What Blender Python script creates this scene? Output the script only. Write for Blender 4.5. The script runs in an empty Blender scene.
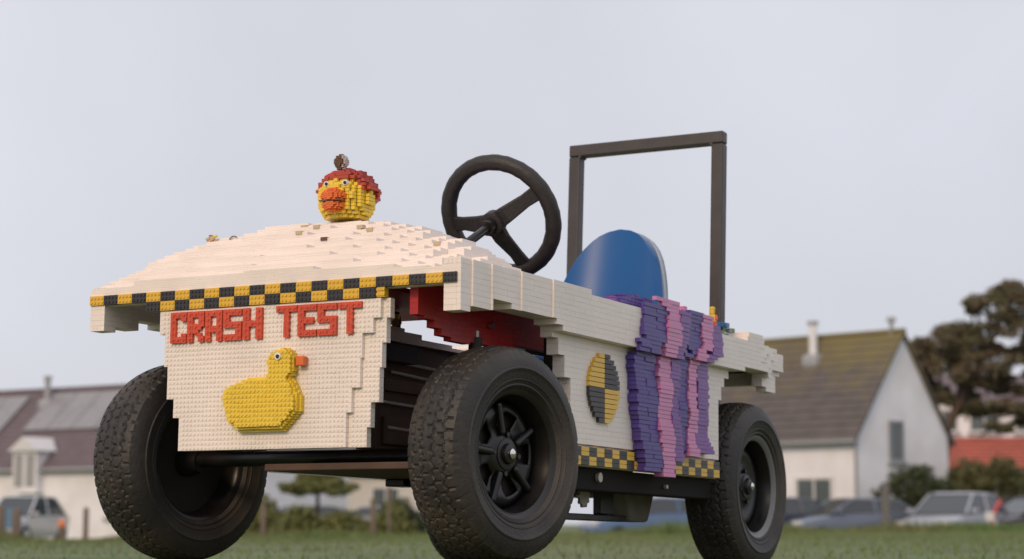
import bpy, math, random
import numpy as np
from mathutils import Vector, Matrix, noise

random.seed(7)
rng = np.random.default_rng(7)
R = math.radians
scene = bpy.context.scene
col = scene.collection

# ------------------------------------------------------------------ camera
CAM_Z = 0.066
cam_d = bpy.data.cameras.new('camera')
cam = bpy.data.objects.new('camera', cam_d)
col.objects.link(cam)
cam.location = (0, 0, CAM_Z)
cam.rotation_euler = (R(90 + 7.0), 0, 0)
cam_d.sensor_width = 36.0
cam_d.lens = 70.0
cam_d.clip_start = 0.05
cam_d.clip_end = 3000
cam_d.dof.use_dof = True
cam_d.dof.focus_distance = 3.45
cam_d.dof.aperture_fstop = 5.6
scene.camera = cam

# ------------------------------------------------------------------ sky and sun
SUN_EL = 30.0
s_az = Vector((-0.46, -0.89, 0)).normalized()
sun_dir = Vector((s_az.x * math.cos(R(SUN_EL)), s_az.y * math.cos(R(SUN_EL)), math.sin(R(SUN_EL))))
world = bpy.data.worlds.new('World')
scene.world = world
world.use_nodes = True
wn, wl = world.node_tree.nodes, world.node_tree.links
wn.clear()
w_out = wn.new('ShaderNodeOutputWorld')
w_bg = wn.new('ShaderNodeBackground')
w_bg.inputs['Strength'].default_value = 0.10
sky = wn.new('ShaderNodeTexSky')
sky.sky_type = 'NISHITA'
sky.sun_disc = False
sky.sun_elevation = R(SUN_EL)
sky.sun_rotation = math.atan2(sun_dir.x, sun_dir.y)
sky.dust_density = 3.0
# thin even overcast over the clear sky; brighter overhead as cloud cover is
w_tc = wn.new('ShaderNodeTexCoord')
w_sep = wn.new('ShaderNodeSeparateXYZ')
w_ramp = wn.new('ShaderNodeValToRGB')
w_ramp.color_ramp.elements[0].position = 0.0
w_ramp.color_ramp.elements[0].color = (0.655, 0.660, 0.732, 1)
w_ramp.color_ramp.elements[1].position = 1.0
w_ramp.color_ramp.elements[1].color = (0.98, 0.96, 1.0, 1)
w_noise = wn.new('ShaderNodeTexNoise')
w_noise.inputs['Scale'].default_value = 3.0
w_noise.inputs['Detail'].default_value = 4
w_nmul = wn.new('ShaderNodeMapRange')
w_nmul.inputs['From Min'].default_value = 0.3
w_nmul.inputs['From Max'].default_value = 0.7
w_nmul.inputs['To Min'].default_value = 9.5
w_nmul.inputs['To Max'].default_value = 11.3
w_scale = wn.new('ShaderNodeVectorMath'); w_scale.operation = 'SCALE'
w_mix = wn.new('ShaderNodeMix'); w_mix.data_type = 'RGBA'
w_mix.inputs[0].default_value = 0.88
wl.new(w_tc.outputs['Generated'], w_sep.inputs[0])
wl.new(w_sep.outputs['Z'], w_ramp.inputs[0])
wl.new(w_tc.outputs['Generated'], w_noise.inputs['Vector'])
wl.new(w_noise.outputs[0], w_nmul.inputs[0])
wl.new(w_ramp.outputs[0], w_scale.inputs[0])
wl.new(w_nmul.outputs[0], w_scale.inputs['Scale'])
wl.new(sky.outputs[0], w_mix.inputs[6])
wl.new(w_scale.outputs[0], w_mix.inputs[7])
wl.new(w_mix.outputs[2], w_bg.inputs['Color'])
wl.new(w_bg.outputs[0], w_out.inputs[0])

sun_l = bpy.data.lights.new('sun', 'SUN')
sun_l.energy = 1.5
sun_l.angle = R(14)
sun_l.color = (1.0, 0.72, 0.46)
sun_o = bpy.data.objects.new('sun', sun_l)
col.objects.link(sun_o)
sun_o.rotation_euler = sun_dir.to_track_quat('Z', 'Y').to_euler()
sun_o.location = (-6, -6, 8)

vs = scene.view_settings
vs.view_transform = 'Standard'
vs.look = 'None'
vs.exposure = 0.0
vs.gamma = 1.0
vs.use_curve_mapping = False

# ------------------------------------------------------------------ materials
MATS = {}
def mat(name, color, rough=0.5, metal=0.0, var=0.0, noise_scale=0.0, noise_amt=0.0, bump=0.0, bump_scale=0.0, color2=None, c2_scale=4.0, coat=0.0, spec=0.5):
    """principled material; var = brick to brick tone, color2 = blotches of a second colour"""
    if name in MATS:
        return MATS[name]
    m = bpy.data.materials.new(name)
    m.use_nodes = True
    nt = m.node_tree
    n, l = nt.nodes, nt.links
    b = n['Principled BSDF']
    b.inputs['Roughness'].default_value = rough
    b.inputs['Metallic'].default_value = metal
    b.inputs['Specular IOR Level'].default_value = spec
    b.inputs['Coat Weight'].default_value = coat
    c = n.new('ShaderNodeRGB'); c.outputs[0].default_value = (*color, 1)
    cur = c.outputs[0]
    tc = n.new('ShaderNodeTexCoord')
    if color2 is not None:
        t = n.new('ShaderNodeTexNoise'); t.inputs['Scale'].default_value = c2_scale; t.inputs['Detail'].default_value = 5
        l.new(tc.outputs['Object'], t.inputs['Vector'])
        r = n.new('ShaderNodeMapRange'); r.inputs['From Min'].default_value = 0.4; r.inputs['From Max'].default_value = 0.62
        l.new(t.outputs[0], r.inputs[0])
        x = n.new('ShaderNodeMix'); x.data_type = 'RGBA'
        l.new(r.outputs[0], x.inputs[0]); l.new(cur, x.inputs[6]); x.inputs[7].default_value = (*color2, 1)
        cur = x.outputs[2]
    if var:
        g = n.new('ShaderNodeNewGeometry')
        r = n.new('ShaderNodeMapRange'); r.inputs['To Min'].default_value = 1 - var; r.inputs['To Max'].default_value = 1 + var * 0.5
        l.new(g.outputs['Random Per Island'], r.inputs[0])
        x = n.new('ShaderNodeVectorMath'); x.operation = 'SCALE'
        l.new(cur, x.inputs[0]); l.new(r.outputs[0], x.inputs['Scale'])
        cur = x.outputs[0]
    if noise_amt:
        t = n.new('ShaderNodeTexNoise'); t.inputs['Scale'].default_value = noise_scale; t.inputs['Detail'].default_value = 6
        l.new(tc.outputs['Object'], t.inputs['Vector'])
        r = n.new('ShaderNodeMapRange'); r.inputs['From Min'].default_value = 0.3; r.inputs['From Max'].default_value = 0.7
        r.inputs['To Min'].default_value = 1 - noise_amt; r.inputs['To Max'].default_value = 1 + noise_amt
        l.new(t.outputs[0], r.inputs[0])
        x = n.new('ShaderNodeVectorMath'); x.operation = 'SCALE'
        l.new(cur, x.inputs[0]); l.new(r.outputs[0], x.inputs['Scale'])
        cur = x.outputs[0]
        rr = n.new('ShaderNodeMapRange'); rr.inputs['To Min'].default_value = max(0.02, rough - 0.12); rr.inputs['To Max'].default_value = min(1, rough + 0.12)
        l.new(t.outputs[0], rr.inputs[0]); l.new(rr.outputs[0], b.inputs['Roughness'])
    l.new(cur, b.inputs['Base Color'])
    if bump:
        t = n.new('ShaderNodeTexNoise'); t.inputs['Scale'].default_value = bump_scale; t.inputs['Detail'].default_value = 5
        l.new(tc.outputs['Object'], t.inputs['Vector'])
        bp = n.new('ShaderNodeBump'); bp.inputs['Strength'].default_value = bump; bp.inputs['Distance'].default_value = 0.01
        l.new(t.outputs[0], bp.inputs['Height']); l.new(bp.outputs[0], b.inputs['Normal'])
    MATS[name] = m
    return m

def brick_mat(name, c, var=0.06, rough=0.33):
    return mat(name, c, rough, var=var, noise_scale=9, noise_amt=0.05)

WHITE = brick_mat('white_brick', (0.84, 0.755, 0.705), 0.025, 0.38)
YELLOW = brick_mat('yellow_brick', (0.75, 0.46, 0.045), 0.08)
YDUCK = brick_mat('duck_yellow_brick', (0.82, 0.58, 0.055), 0.06)
BLACK = brick_mat('black_brick', (0.036, 0.033, 0.035), 0.3, 0.36)
REDB = brick_mat('red_brick', (0.62, 0.075, 0.03), 0.10)
REDIN = brick_mat('dark_red_brick', (0.42, 0.010, 0.012), 0.12, 0.45)
ORANGE = brick_mat('orange_brick', (0.78, 0.16, 0.03), 0.10)
INDIGO = brick_mat('indigo_brick', (0.078, 0.046, 0.26), 0.10, 0.35)
VIOLET = brick_mat('violet_brick', (0.20, 0.075, 0.32), 0.10, 0.35)
PINK = brick_mat('pink_brick', (0.64, 0.24, 0.46), 0.08, 0.35)
TAN = brick_mat('tan_brick', (0.52, 0.42, 0.26), 0.2)
BROWN = brick_mat('brown_brick', (0.13, 0.06, 0.03), 0.2)
GREENB = brick_mat('green_brick', (0.12, 0.25, 0.10), 0.2)
BLUEB = brick_mat('blue_brick', (0.05, 0.18, 0.42), 0.2)
GREYB = brick_mat('grey_brick', (0.36, 0.38, 0.40), 0.2)
RUBBER = mat('tyre_rubber', (0.020, 0.017, 0.0165), 0.55, noise_scale=6, noise_amt=0.3, bump=0.15, bump_scale=180, color2=(0.046, 0.038, 0.031), c2_scale=9)
STEELBLK = mat('black_painted_steel', (0.011, 0.0095, 0.010), 0.34, noise_scale=25, noise_amt=0.2)
FRAMEPAINT = mat('black_frame_paint', (0.045, 0.038, 0.038), 0.42, noise_scale=30, noise_amt=0.15)
CHASSIS = mat('chassis_black', (0.028, 0.022, 0.020), 0.6, noise_scale=12, noise_amt=0.3)
PLYWOOD = mat('dark_stained_plywood', (0.085, 0.046, 0.032), 0.7, noise_scale=14, noise_amt=0.3)
CHROME = mat('chrome', (0.75, 0.74, 0.72), 0.16, 1.0)
GALV = mat('galvanised_rod', (0.50, 0.46, 0.42), 0.4, 0.35)
SEATBLUE = mat('blue_moulded_plastic', (0.008, 0.092, 0.29), 0.32, noise_scale=5, noise_amt=0.06, spec=0.3)
SEATGREY = mat('seat_shell_grey', (0.30, 0.36, 0.44), 0.35)
GRIP = mat('black_foam_grip', (0.020, 0.017, 0.018), 0.5, bump=0.2, bump_scale=260)
DULLGREY = mat('dull_olive_plastic', (0.20, 0.185, 0.155), 0.7, noise_scale=20, noise_amt=0.2)
EYEW = mat('eye_white', (0.8, 0.78, 0.74), 0.3)
EYEB = mat('eye_black', (0.012, 0.012, 0.014), 0.25)

# ------------------------------------------------------------------ mesh helpers
def tag(o, label=None, cat=None, group=None, kind=None):
    if label: o['label'] = label
    if cat: o['category'] = cat
    if group: o['group'] = group
    if kind: o['kind'] = kind
    return o

def link(name, me, m=None, parent=None, loc=None, rot=None):
    o = bpy.data.objects.new(name, me)
    col.objects.link(o)
    if me is not None and m is not None and len(me.materials) == 0:
        me.materials.append(m)
    if parent: o.parent = parent
    if loc is not None: o.location = loc
    if rot is not None: o.rotation_euler = rot
    return o

def empty(name, loc=(0, 0, 0), rot=(0, 0, 0), parent=None):
    o = bpy.data.objects.new(name, None)
    o.empty_display_size = 0.1
    col.objects.link(o)
    o.location = loc; o.rotation_euler = rot
    if parent: o.parent = parent
    return o

def mesh_np(name, V, F, smooth=False):
    """V (n,3), F (m,k) arrays -> mesh"""
    V = np.asarray(V, np.float32); F = np.asarray(F, np.int32)
    me = bpy.data.meshes.new(name)
    k = F.shape[1]
    me.vertices.add(len(V)); me.vertices.foreach_set('co', V.ravel())
    me.loops.add(F.size); me.loops.foreach_set('vertex_index', F.ravel())
    me.polygons.add(len(F))
    me.polygons.foreach_set('loop_start', np.arange(0, F.size, k, dtype=np.int32))
    me.polygons.foreach_set('loop_total', np.full(len(F), k, np.int32))
    me.polygons.foreach_set('use_smooth', np.full(len(F), bool(smooth)))
    me.update(calc_edges=True); me.validate()
    return me

BOXF = np.array([[0, 3, 2, 1], [4, 5, 6, 7], [0, 1, 5, 4], [1, 2, 6, 5], [2, 3, 7, 6], [3, 0, 4, 7]])
def boxes_vf(B):
    B = np.asarray(B, float).reshape(-1, 6)
    x0, x1, y0, y1, z0, z1 = B.T
    V = np.stack([np.stack(p, 1) for p in ((x0, y0, z0), (x1, y0, z0), (x1, y1, z0), (x0, y1, z0), (x0, y0, z1), (x1, y0, z1), (x1, y1, z1), (x0, y1, z1))], 1).reshape(-1, 3)
    F = (BOXF[None] + (np.arange(len(B)) * 8)[:, None, None]).reshape(-1, 4)
    return V, F

def prisms_vf(C, axis, r, h, n=6):
    """open-bottomed n-gon studs at C, rising h along +-axis; quads only (top cut into quads)"""
    C = np.asarray(C, float).reshape(-1, 3)
    a = np.arange(n) * 2 * math.pi / n
    ax = abs(axis) - 1; s = 1 if axis > 0 else -1
    o1, o2 = [i for i in range(3) if i != ax]
    ring = np.zeros((n, 3)); ring[:, o1] = np.cos(a) * r; ring[:, o2] = np.sin(a) * r
    top = ring.copy(); top[:, ax] = s * h
    base = np.concatenate([ring, top])
    V = (C[:, None] + base[None]).reshape(-1, 3)
    F = [[i, (i + 1) % n, n + (i + 1) % n, n + i] for i in range(n)]
    for i in range(0, n - 2, 2):
        F.append([n, n + i + 1, n + i + 2, n + (i + 3) % n if i + 3 <= n - 1 else n])
    F = np.array([f for f in F if len(set(f)) == 4])
    # fan the leftover
    F = (F[None] + (np.arange(len(C)) * 2 * n)[:, None, None]).reshape(-1, 4)
    return V, F

def join_vf(*parts):
    Vs, Fs, off = [], [], 0
    for V, F in parts:
        if len(V) == 0: continue
        Vs.append(V); Fs.append(F + off); off += len(V)
    return np.concatenate(Vs), np.concatenate(Fs)

GAP = 0.00012
def bricks_obj(name, B, m, parent, studs=None, jit=0.00004, stuff=True, gap=GAP, loc=None):
    B = np.asarray(B, float).reshape(-1, 6).copy()
    B[:, 0::2] += gap; B[:, 1::2] -= gap
    j = rng.normal(0, jit, (len(B), 3))
    for i in range(3):
        B[:, 2 * i] += j[:, i]; B[:, 2 * i + 1] += j[:, i]
    V, F = boxes_vf(B)
    if studs is not None and len(studs[0]):
        V, F = join_vf((V, F), prisms_vf(*studs))
    o = link(name, mesh_np(name, V, F), m, parent, loc)
    if stuff: o['kind'] = 'stuff'
    return o

def cells_to_bricks(occ, maxlen=8, prefer=None):
    """cover the outer cells of a voxel solid with one-row bricks of random length"""
    pad = np.pad(occ, 1)
    inner = pad[:-2, 1:-1, 1:-1] & pad[2:, 1:-1, 1:-1] & pad[1:-1, :-2, 1:-1] & pad[1:-1, 2:, 1:-1] & pad[1:-1, 1:-1, :-2] & pad[1:-1, 1:-1, 2:]
    shell = occ & ~inner
    left = shell.copy()
    out = []
    nu, nv, nw = occ.shape
    for k in range(nw):
        lay = left[:, :, k]
        idx = np.argwhere(lay)
        for (i, j) in idx:
            if not lay[i, j]: continue
            L = random.choice((2, 3, 4, 4, 6, 8))
            L = min(L, maxlen)
            a = 1
            while a < L and i + a < nu and lay[i + a, j]: a += 1
            b = 1
            while b < L and j + b < nv and lay[i, j + b]: b += 1
            if (a >= b and prefer != 'v') or b == 1:
                lay[i:i + a, j] = False; out.append((i, i + a, j, j + 1, k, k + 1))
            else:
                lay[i, j:j + b] = False; out.append((i, i + 1, j, j + b, k, k + 1))
    return np.array(out, float).reshape(-1, 6)

def top_cells(occ):
    up = np.zeros_like(occ); up[:, :, :-1] = occ[:, :, 1:]
    return np.argwhere(occ & ~up)

class MB:
    """collects shapes into one mesh"""
    def __init__(s): s.v, s.f = [], []
    def add(s, v, f):
        o = len(s.v); s.v += [tuple(p) for p in v]; s.f += [tuple(i + o for i in q) for q in f]; return s
    def box(s, x0, x1, y0, y1, z0, z1):
        V, F = boxes_vf([x0, x1, y0, y1, z0, z1]); return s.add(V.tolist(), F.tolist())
    def obox(s, c, size, rot=None):
        M = rot if rot is not None else Matrix.Identity(3)
        hx, hy, hz = [k / 2 for k in size]
        V, F = boxes_vf([-hx, hx, -hy, hy, -hz, hz])
        return s.add([tuple(M @ Vector(p) + Vector(c)) for p in V.tolist()], F.tolist())
    def tube(s, pts, r, n=10, cap=True):
        pts = [Vector(p) for p in pts]
        rs = r if isinstance(r, (list, tuple)) else [r] * len(pts)
        rings = []
        prev = None
        for i, p in enumerate(pts):
            d = (pts[min(i + 1, len(pts) - 1)] - pts[max(i - 1, 0)]).normalized()
            ref = prev if prev is not None else (Vector((0, 0, 1)) if abs(d.z) < 0.9 else Vector((1, 0, 0)))
            a = (ref - d * ref.dot(d)).normalized(); b = d.cross(a); prev = a
            rings.append([p + (a * math.cos(t) + b * math.sin(t)) * rs[i] for t in (2 * math.pi * k / n for k in range(n))])
        v = [q for rg in rings for q in rg]
        f = [(i * n + k, i * n + (k + 1) % n, (i + 1) * n + (k + 1) % n, (i + 1) * n + k) for i in range(len(pts) - 1) for k in range(n)]
        if cap:
            f.append(tuple(reversed(range(n)))); f.append(tuple(range((len(pts) - 1) * n, len(pts) * n)))
        return s.add(v, f)
    def lathe(s, prof, n=48, axis='y'):
        """profile of (r, y) spun round Y"""
        v, f = [], []
        m = len(prof)
        for k in range(n):
            t = 2 * math.pi * k / n
            for (r, y) in prof: v.append((r * math.cos(t), y, r * math.sin(t)))
        for k in range(n):
            for i in range(m - 1):
                a, b = k * m + i, ((k + 1) % n) * m + i
                f.append((a, a + 1, b + 1, b))
        return s.add(v, f)
    def build(s, name, m=None, parent=None, smooth=False, bevel=0, loc=None, rot=None, seg=2):
        me = bpy.data.meshes.new(name)
        me.from_pydata(s.v, [], s.f); me.validate()
        if smooth:
            me.polygons.foreach_set('use_smooth', [True] * len(me.polygons))
        o = link(name, me, m, parent, loc, rot)
        if bevel:
            b = o.modifiers.new('bevel', 'BEVEL'); b.width = bevel; b.segments = seg; b.limit_method = 'ANGLE'; b.angle_limit = R(40)
        if smooth:
            e = o.modifiers.new('split', 'EDGE_SPLIT'); e.split_angle = R(38)
        return o

def copy_tree(o, parent=None):
    c = o.copy(); col.objects.link(c)
    if parent: c.parent = parent
    for ch in list(o.children): copy_tree(ch, c)
    return c

# ------------------------------------------------------------------ the ground
def smooth(a, b, t):
    t = min(1, max(0, (t - a) / (b - a))); return t * t * (3 - 2 * t)
def ground_z(x, y):
    r = math.hypot(x, y)
    z = -0.045 * smooth(3.3, 4.6, y + 0.0 * x)
    z -= 0.155 * smooth(4.6, 45, r)
    z += max(-0.12, min(0.12, 0.010 * x)) * smooth(8, 45, r)
    z -= 0.42 * smooth(46.5, 49.5, y)
    return z

def build_ground():
    ys = np.concatenate([np.linspace(-400, -10, 12), np.linspace(-8, 3, 12), np.linspace(3.2, 5, 16), np.linspace(5.5, 45, 50), np.linspace(45.5, 51, 23), np.linspace(53, 120, 24), np.linspace(150, 1500, 12)])
    xs = np.concatenate([np.linspace(-1200, -60, 12), np.linspace(-55, 55, 90), np.linspace(60, 1200, 12)])
    V = [(x, y, ground_z(x, y) + (0.010 * noise.noise((x * 0.8, y * 0.5, 0)) if 5 < y < 46 else 0)) for y in ys for x in xs]
    n = len(xs)
    F = [(j * n + i, j * n + i + 1, (j + 1) * n + i + 1, (j + 1) * n + i) for j in range(len(ys) - 1) for i in range(n - 1)]
    lawn = mat('lawn', (0.082, 0.125, 0.038), 0.9, noise_scale=1.6, noise_amt=0.3, color2=(0.120, 0.130, 0.052), c2_scale=0.35, bump=0.6, bump_scale=30)
    g = link('ground', mesh_np('ground', V, F, True), lawn)
    tag(g, 'broad mown green lawn running to the houses', 'lawn', kind='structure')
    # road behind the crest of the lawn
    rd = mat('asphalt', (0.055, 0.055, 0.058), 0.85, noise_scale=3, noise_amt=0.2)
    xs2 = np.linspace(-45, 45, 60)
    V = [(x, y, ground_z(x, y) + 0.006) for y in (49.8, 53, 56.5) for x in xs2]
    n = 60
    F = [(j * n + i, j * n + i + 1, (j + 1) * n + i + 1, (j + 1) * n + i) for j in range(2) for i in range(n - 1)]
    tag(link('road', mesh_np('road', V, F), rd), 'narrow asphalt road between lawn and houses', 'road', kind='structure')
build_ground()

def build_grass():
    N = 60000
    y = 4.0 + 42.5 * rng.random(N) ** 0.75
    x = (rng.random(N) * 2 - 1) * (1.5 + y * 0.36)
    hgt = 0.014 + 0.014 * rng.random(N)
    # longer unmown tufts along the crest by the road
    M = 16000
    ty = 44.0 + 3.2 * rng.random(M); tx = (rng.random(M) * 2 - 1) * 17
    tuft = np.array([max(0.0, noise.noise((a * 0.45, b * 0.3, 3.1)) + 0.25) for a, b in zip(tx, ty)])
    th = 0.05 + 0.42 * tuft * (0.4 + 0.6 * rng.random(M))
    x = np.concatenate([x, tx]); y = np.concatenate([y, ty]); hgt = np.concatenate([hgt, th])
    n = len(x)
    z = np.array([ground_z(a, b) for a, b in zip(x, y)]) - 0.004
    az = rng.random(n) * 6.283
    w = 0.0022 + 0.0009 * y * 0.35
    dx, dy = np.cos(az) * w, np.sin(az) * w
    lean = rng.normal(0, 0.3, (n, 2)) * hgt[:, None]
    V = np.stack([np.stack([x - dx, y - dy, z], 1), np.stack([x + dx, y + dy, z], 1), np.stack([x + lean[:, 0], y + lean[:, 1], z + hgt], 1)], 1).reshape(-1, 3)
    F = np.arange(3 * n).reshape(-1, 3)
    gm = mat('grass_blades', (0.120, 0.190, 0.056), 0.8, var=0.3, color2=(0.17, 0.18, 0.075), c2_scale=0.5)
    tag(link('grass', mesh_np('grass', V, F), gm), 'short green grass blades growing over the lawn', 'grass', kind='stuff')
build_grass()

# ------------------------------------------------------------------ the kart of bricks
KART_O = (-0.08671042, 3.1834427, -0.044)
YAW = 28.58
TILT = 1.0
kart = empty('brick_kart', KART_O)
u_ax = Vector((math.sin(R(YAW)), math.cos(R(YAW)), 0)); v_ax = Vector((-math.cos(R(YAW)), math.sin(R(YAW)), 0)); w_ax = Vector((0, 0, 1))
uu = u_ax * math.cos(R(TILT)) - w_ax * math.sin(R(TILT)); ww = w_ax * math.cos(R(TILT)) + u_ax * math.sin(R(TILT))
KM = Matrix((uu, v_ax, ww)).transposed()
kart.rotation_euler = KM.to_euler()
tag(kart, 'white toy-brick go-kart with CRASH TEST panel, black tyres and purple brick drape', 'kart')
def kart_point(u, v, w): return Vector(KART_O) + KM @ Vector((u, v, w))
KROT = KM.to_euler()

D, DW = 0.008, 0.0096
W0 = 0.2224
NU, NV, NW = 182, 96, 50
UC = (np.arange(NU) + 0.5) * D; VC = (np.arange(NV) + 0.5) * D; WC = W0 + (np.arange(NW) + 0.5) * DW
BW = 0.768

def hood_h(u, v):
    A = np.interp(u, [0, 0.055, 0.11, 0.165, 0.2, 0.25, 0.33, 0.46], [0.10, 0.40, 0.68, 0.92, 1.0, 1.03, 1.03, 0.97])
    B = np.interp(v, [0, 0.03, 0.1, 0.2, 0.3, 0.4, 0.5, 0.6, 0.7, 0.768], [0.13, 0.26, 0.62, 0.83, 0.955, 1.0, 0.985, 0.89, 0.73, 0.54])
    fall = np.clip((u - 0.17) / 0.27, 0, 1) * np.clip((0.24 - v) / 0.16, 0, 1)
    return 0.5158 + 0.137 * A * B * (1 - 0.72 * fall)

def hood_step(u, v):
    """height of the brick terrace at a point of the hood"""
    uq = (math.floor(u / 0.024) + 0.6) * 0.024
    cell, q = (0.048, DW) if v > 0.43 else (0.032, 2 * DW / 3)
    h = float(hood_h(uq, (math.floor(v / cell) + 0.5) * cell))
    return W0 + round((h - W0) / q) * q

def wall_low(u):
    return np.interp(u, [0, 0.034, 0.0345, 0.093, 0.0935, 0.308, 0.3085, 0.336, 0.3365, 0.362, 0.3625, 0.385, 0.3855, 0.405, 0.4055, 1.085, 1.0855, 1.10, 1.1005, 1.118, 1.1185, 1.14, 1.1405, 1.18, 1.1805, 1.335, 1.3355, 1.36, 1.3605, 1.415, 1.4155, 1.5],
                     [0.449, 0.449, 0.462, 0.466, 0.478, 0.474, 0.463, 0.463, 0.440, 0.440, 0.418, 0.418, 0.38, 0.38, 0.2, 0.2, 0.385, 0.385, 0.41, 0.41, 0.432, 0.432, 0.452, 0.452, 0.462, 0.466, 0.437, 0.437, 0.428, 0.428, 0.46, 0.47])
def wall_top(u):
    return np.interp(u, [0, 0.45, 0.46, 1.0, 1.2, 1.21, 1.29, 1.30, 1.38, 1.44], [0.535, 0.535, 0.531, 0.521, 0.521, 0.538, 0.536, 0.524, 0.52, 0.505])

def build_body():
    U, Vv, W = np.meshgrid(UC, VC, WC, indexing='ij')
    def to_boxes(bx):
        b = bx.copy(); b[:, 0:2] *= D; b[:, 2:4] *= D; b[:, 4:6] = W0 + b[:, 4:6] * DW; return b
    def studs_of(occ):
        c = top_cells(occ)
        return np.stack([(c[:, 0] + .5) * D, (c[:, 1] + .5) * D, W0 + (c[:, 2] + 1) * DW - 0.0004], 1)
    # hood: stepped dome, hollow below
    NP, DP = 150, DW / 3
    WP = W0 + (np.arange(NP) + 0.5) * DP
    U_, V_, W_ = U, Vv, W
    U, Vv, W = np.meshgrid(UC[:60], VC, WP, indexing='ij')
    Uq = (np.floor(U / 0.024) + 0.6) * 0.024
    Vf = (np.floor(Vv / 0.048) + 0.5) * 0.048; Vn = (np.floor(Vv / 0.032) + 0.5) * 0.032
    hf = W0 + np.round((hood_h(Uq, Vf) - W0) / DW) * DW
    hn = W0 + np.round((hood_h(Uq, Vn) - W0) / (2 * DP)) * 2 * DP
    h = np.where(Vv > 0.43, hf, hn)
    h = np.where(U < 0.024, np.maximum(h, 0.5255), h)                                          # coarser steps down the far flank
    occ = (U < 0.464) & (W < h) & (W > h - 0.042) & (W > 0.5135)
    occ |= (U > 0.008) & (U < 0.024) & (W > 0.4985) & (W < 0.5158)          # backing of the checker strip
    b = cells_to_bricks(occ, prefer='v')
    b[:, 0:4] *= D; b[:, 4:6] = W0 + b[:, 4:6] * DP
    c = top_cells(occ)
    sd = np.stack([(c[:, 0] + .5) * D, (c[:, 1] + .5) * D, W0 + (c[:, 2] + 1) * DP - 0.0004], 1)
    sd = sd[sd[:, 1] > 0.56]
    hood = bricks_obj('hood', b, WHITE, kart, (sd, 3, 0.0024, 0.0012, 6), gap=0.00005, jit=0.00002)
    U, Vv, W = U_, V_, W_
    # side walls
    for side in (0, 1):
        vd = Vv if side == 0 else BW - Vv
        low, top = wall_low(U), wall_top(U)
        if side == 1: top = np.where(U < 0.46, np.minimum(top, hood_h(U, Vv)), top)
        occ = (vd < 0.032) & (W > low) & (W < top) & (U < 1.44)
        occ &= ~((vd < 0.008) & (W < 0.4545))
        occ &= ~((W < 0.257) & (vd < 0.016))                                  # rebate for the checker tiles
        if side == 0:
            occ &= ~((U > 1.36) & (vd < 0.008) & (W < 0.47))
        b = to_boxes(cells_to_bricks(occ))
        if side == 0:
            cuts = (0.034, 0.093, 0.19, 0.30)
            for cu in cuts:
                k = (b[:, 0] < cu - 1e-4) & (b[:, 1] > cu + 1e-4)
                e = b[k].copy(); e[:, 0] = cu; b[k, 1] = cu; b = np.concatenate([b, e])
            mid = (b[:, 0] + b[:, 1]) / 2
            off = np.interp(mid, [0, .034, .0341, .093, .0931, .19, .191, .30, .301, 1.30, 1.36, 1.5], [0, 0, .0035, .0035, .007, .007, .0105, .0105, .014, .014, .004, 0])
            k = (b[:, 2] < 0.001) & (b[:, 4] > 0.45)
            b[k, 2] -= off[k]
        w_ = bricks_obj('side_wall', b, WHITE, kart, (studs_of(occ), 3, 0.0024, 0.0017, 6))
        if side == 0: near = w_
    # the ledges of the wall: a second thin course under the band, a little proud
    occ = (U > 1.10) & (U < 1.44) & (Vv > 0.03) & (Vv < BW - 0.03) & (W > wall_top(U) - 0.03) & (W < wall_top(U))
    bricks_obj('rear_deck', to_boxes(cells_to_bricks(occ)), WHITE, kart, (studs_of(occ), 3, 0.0024, 0.0017, 6))
    # tail wall with a lip
    occ = (U > 1.415) & (U < 1.44) & (W > 0.44) & (W < 0.505) & (Vv > 0.03) & (Vv < BW - 0.03)
    bricks_obj('tail_wall', to_boxes(cells_to_bricks(occ)), WHITE, kart)
    return hood, near
hood, near_wall = build_body()

# red inside of the hood: inner wing wall with a stepped lower edge, and the roof of the wheel well
def build_red():
    B = []
    cell_u = [(-0.0, 0.016, 0.4475), (0.016, 0.048, 0.4535), (0.048, 0.080, 0.449), (0.080, 0.104, 0.437), (0.104, 0.136, 0.426), (0.136, 0.2, 0.420), (0.2, 0.36, 0.424), (0.36, 0.50, 0.434)]
    for (a, b, lo) in cell_u:
        a = max(a, 0.026)
        if b <= a: continue
        z = lo
        while z < 0.512:
            z2 = min(z + DW, 0.512)
            u = a
            while u < b - 1e-6:
                u2 = min(b, u + D * random.choice((2, 3, 4, 6)))
                if z2 - z > 0.003: B.append((u, u2, 0.096, 0.112, z, z2))
                u = u2
            z = z2
    o = bricks_obj('inner_wing', B, REDIN, kart)
    B = []
    for j in range(9):
        for i in range(10):
            B.append((0.028 + i * 0.044, 0.028 + (i + 1) * 0.044, 0.034 + j * 0.07, 0.034 + (j + 1) * 0.07, 0.500 if j == 0 else 0.503, 0.512))
    B = [b for b in B if not (b[2] < 0.112 and b[3] > 0.096)]
    bricks_obj('hood_lining', B, REDIN, kart)
    MB().tube([(0.265, 0.094, 0.459), (0.265, 0.086, 0.459)], 0.007, 10).build('bolt', CHROME, o, True)
    m = MB()
    for k in range(9): m.box(0.112 + k * 0.0085, 0.117 + k * 0.0085, 0.0945, 0.0975, 0.482, 0.486)
    m.build('glint_row', GREYB, o)  # grey blocks stand for light glinting through holes in the bricks
build_red()

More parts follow.
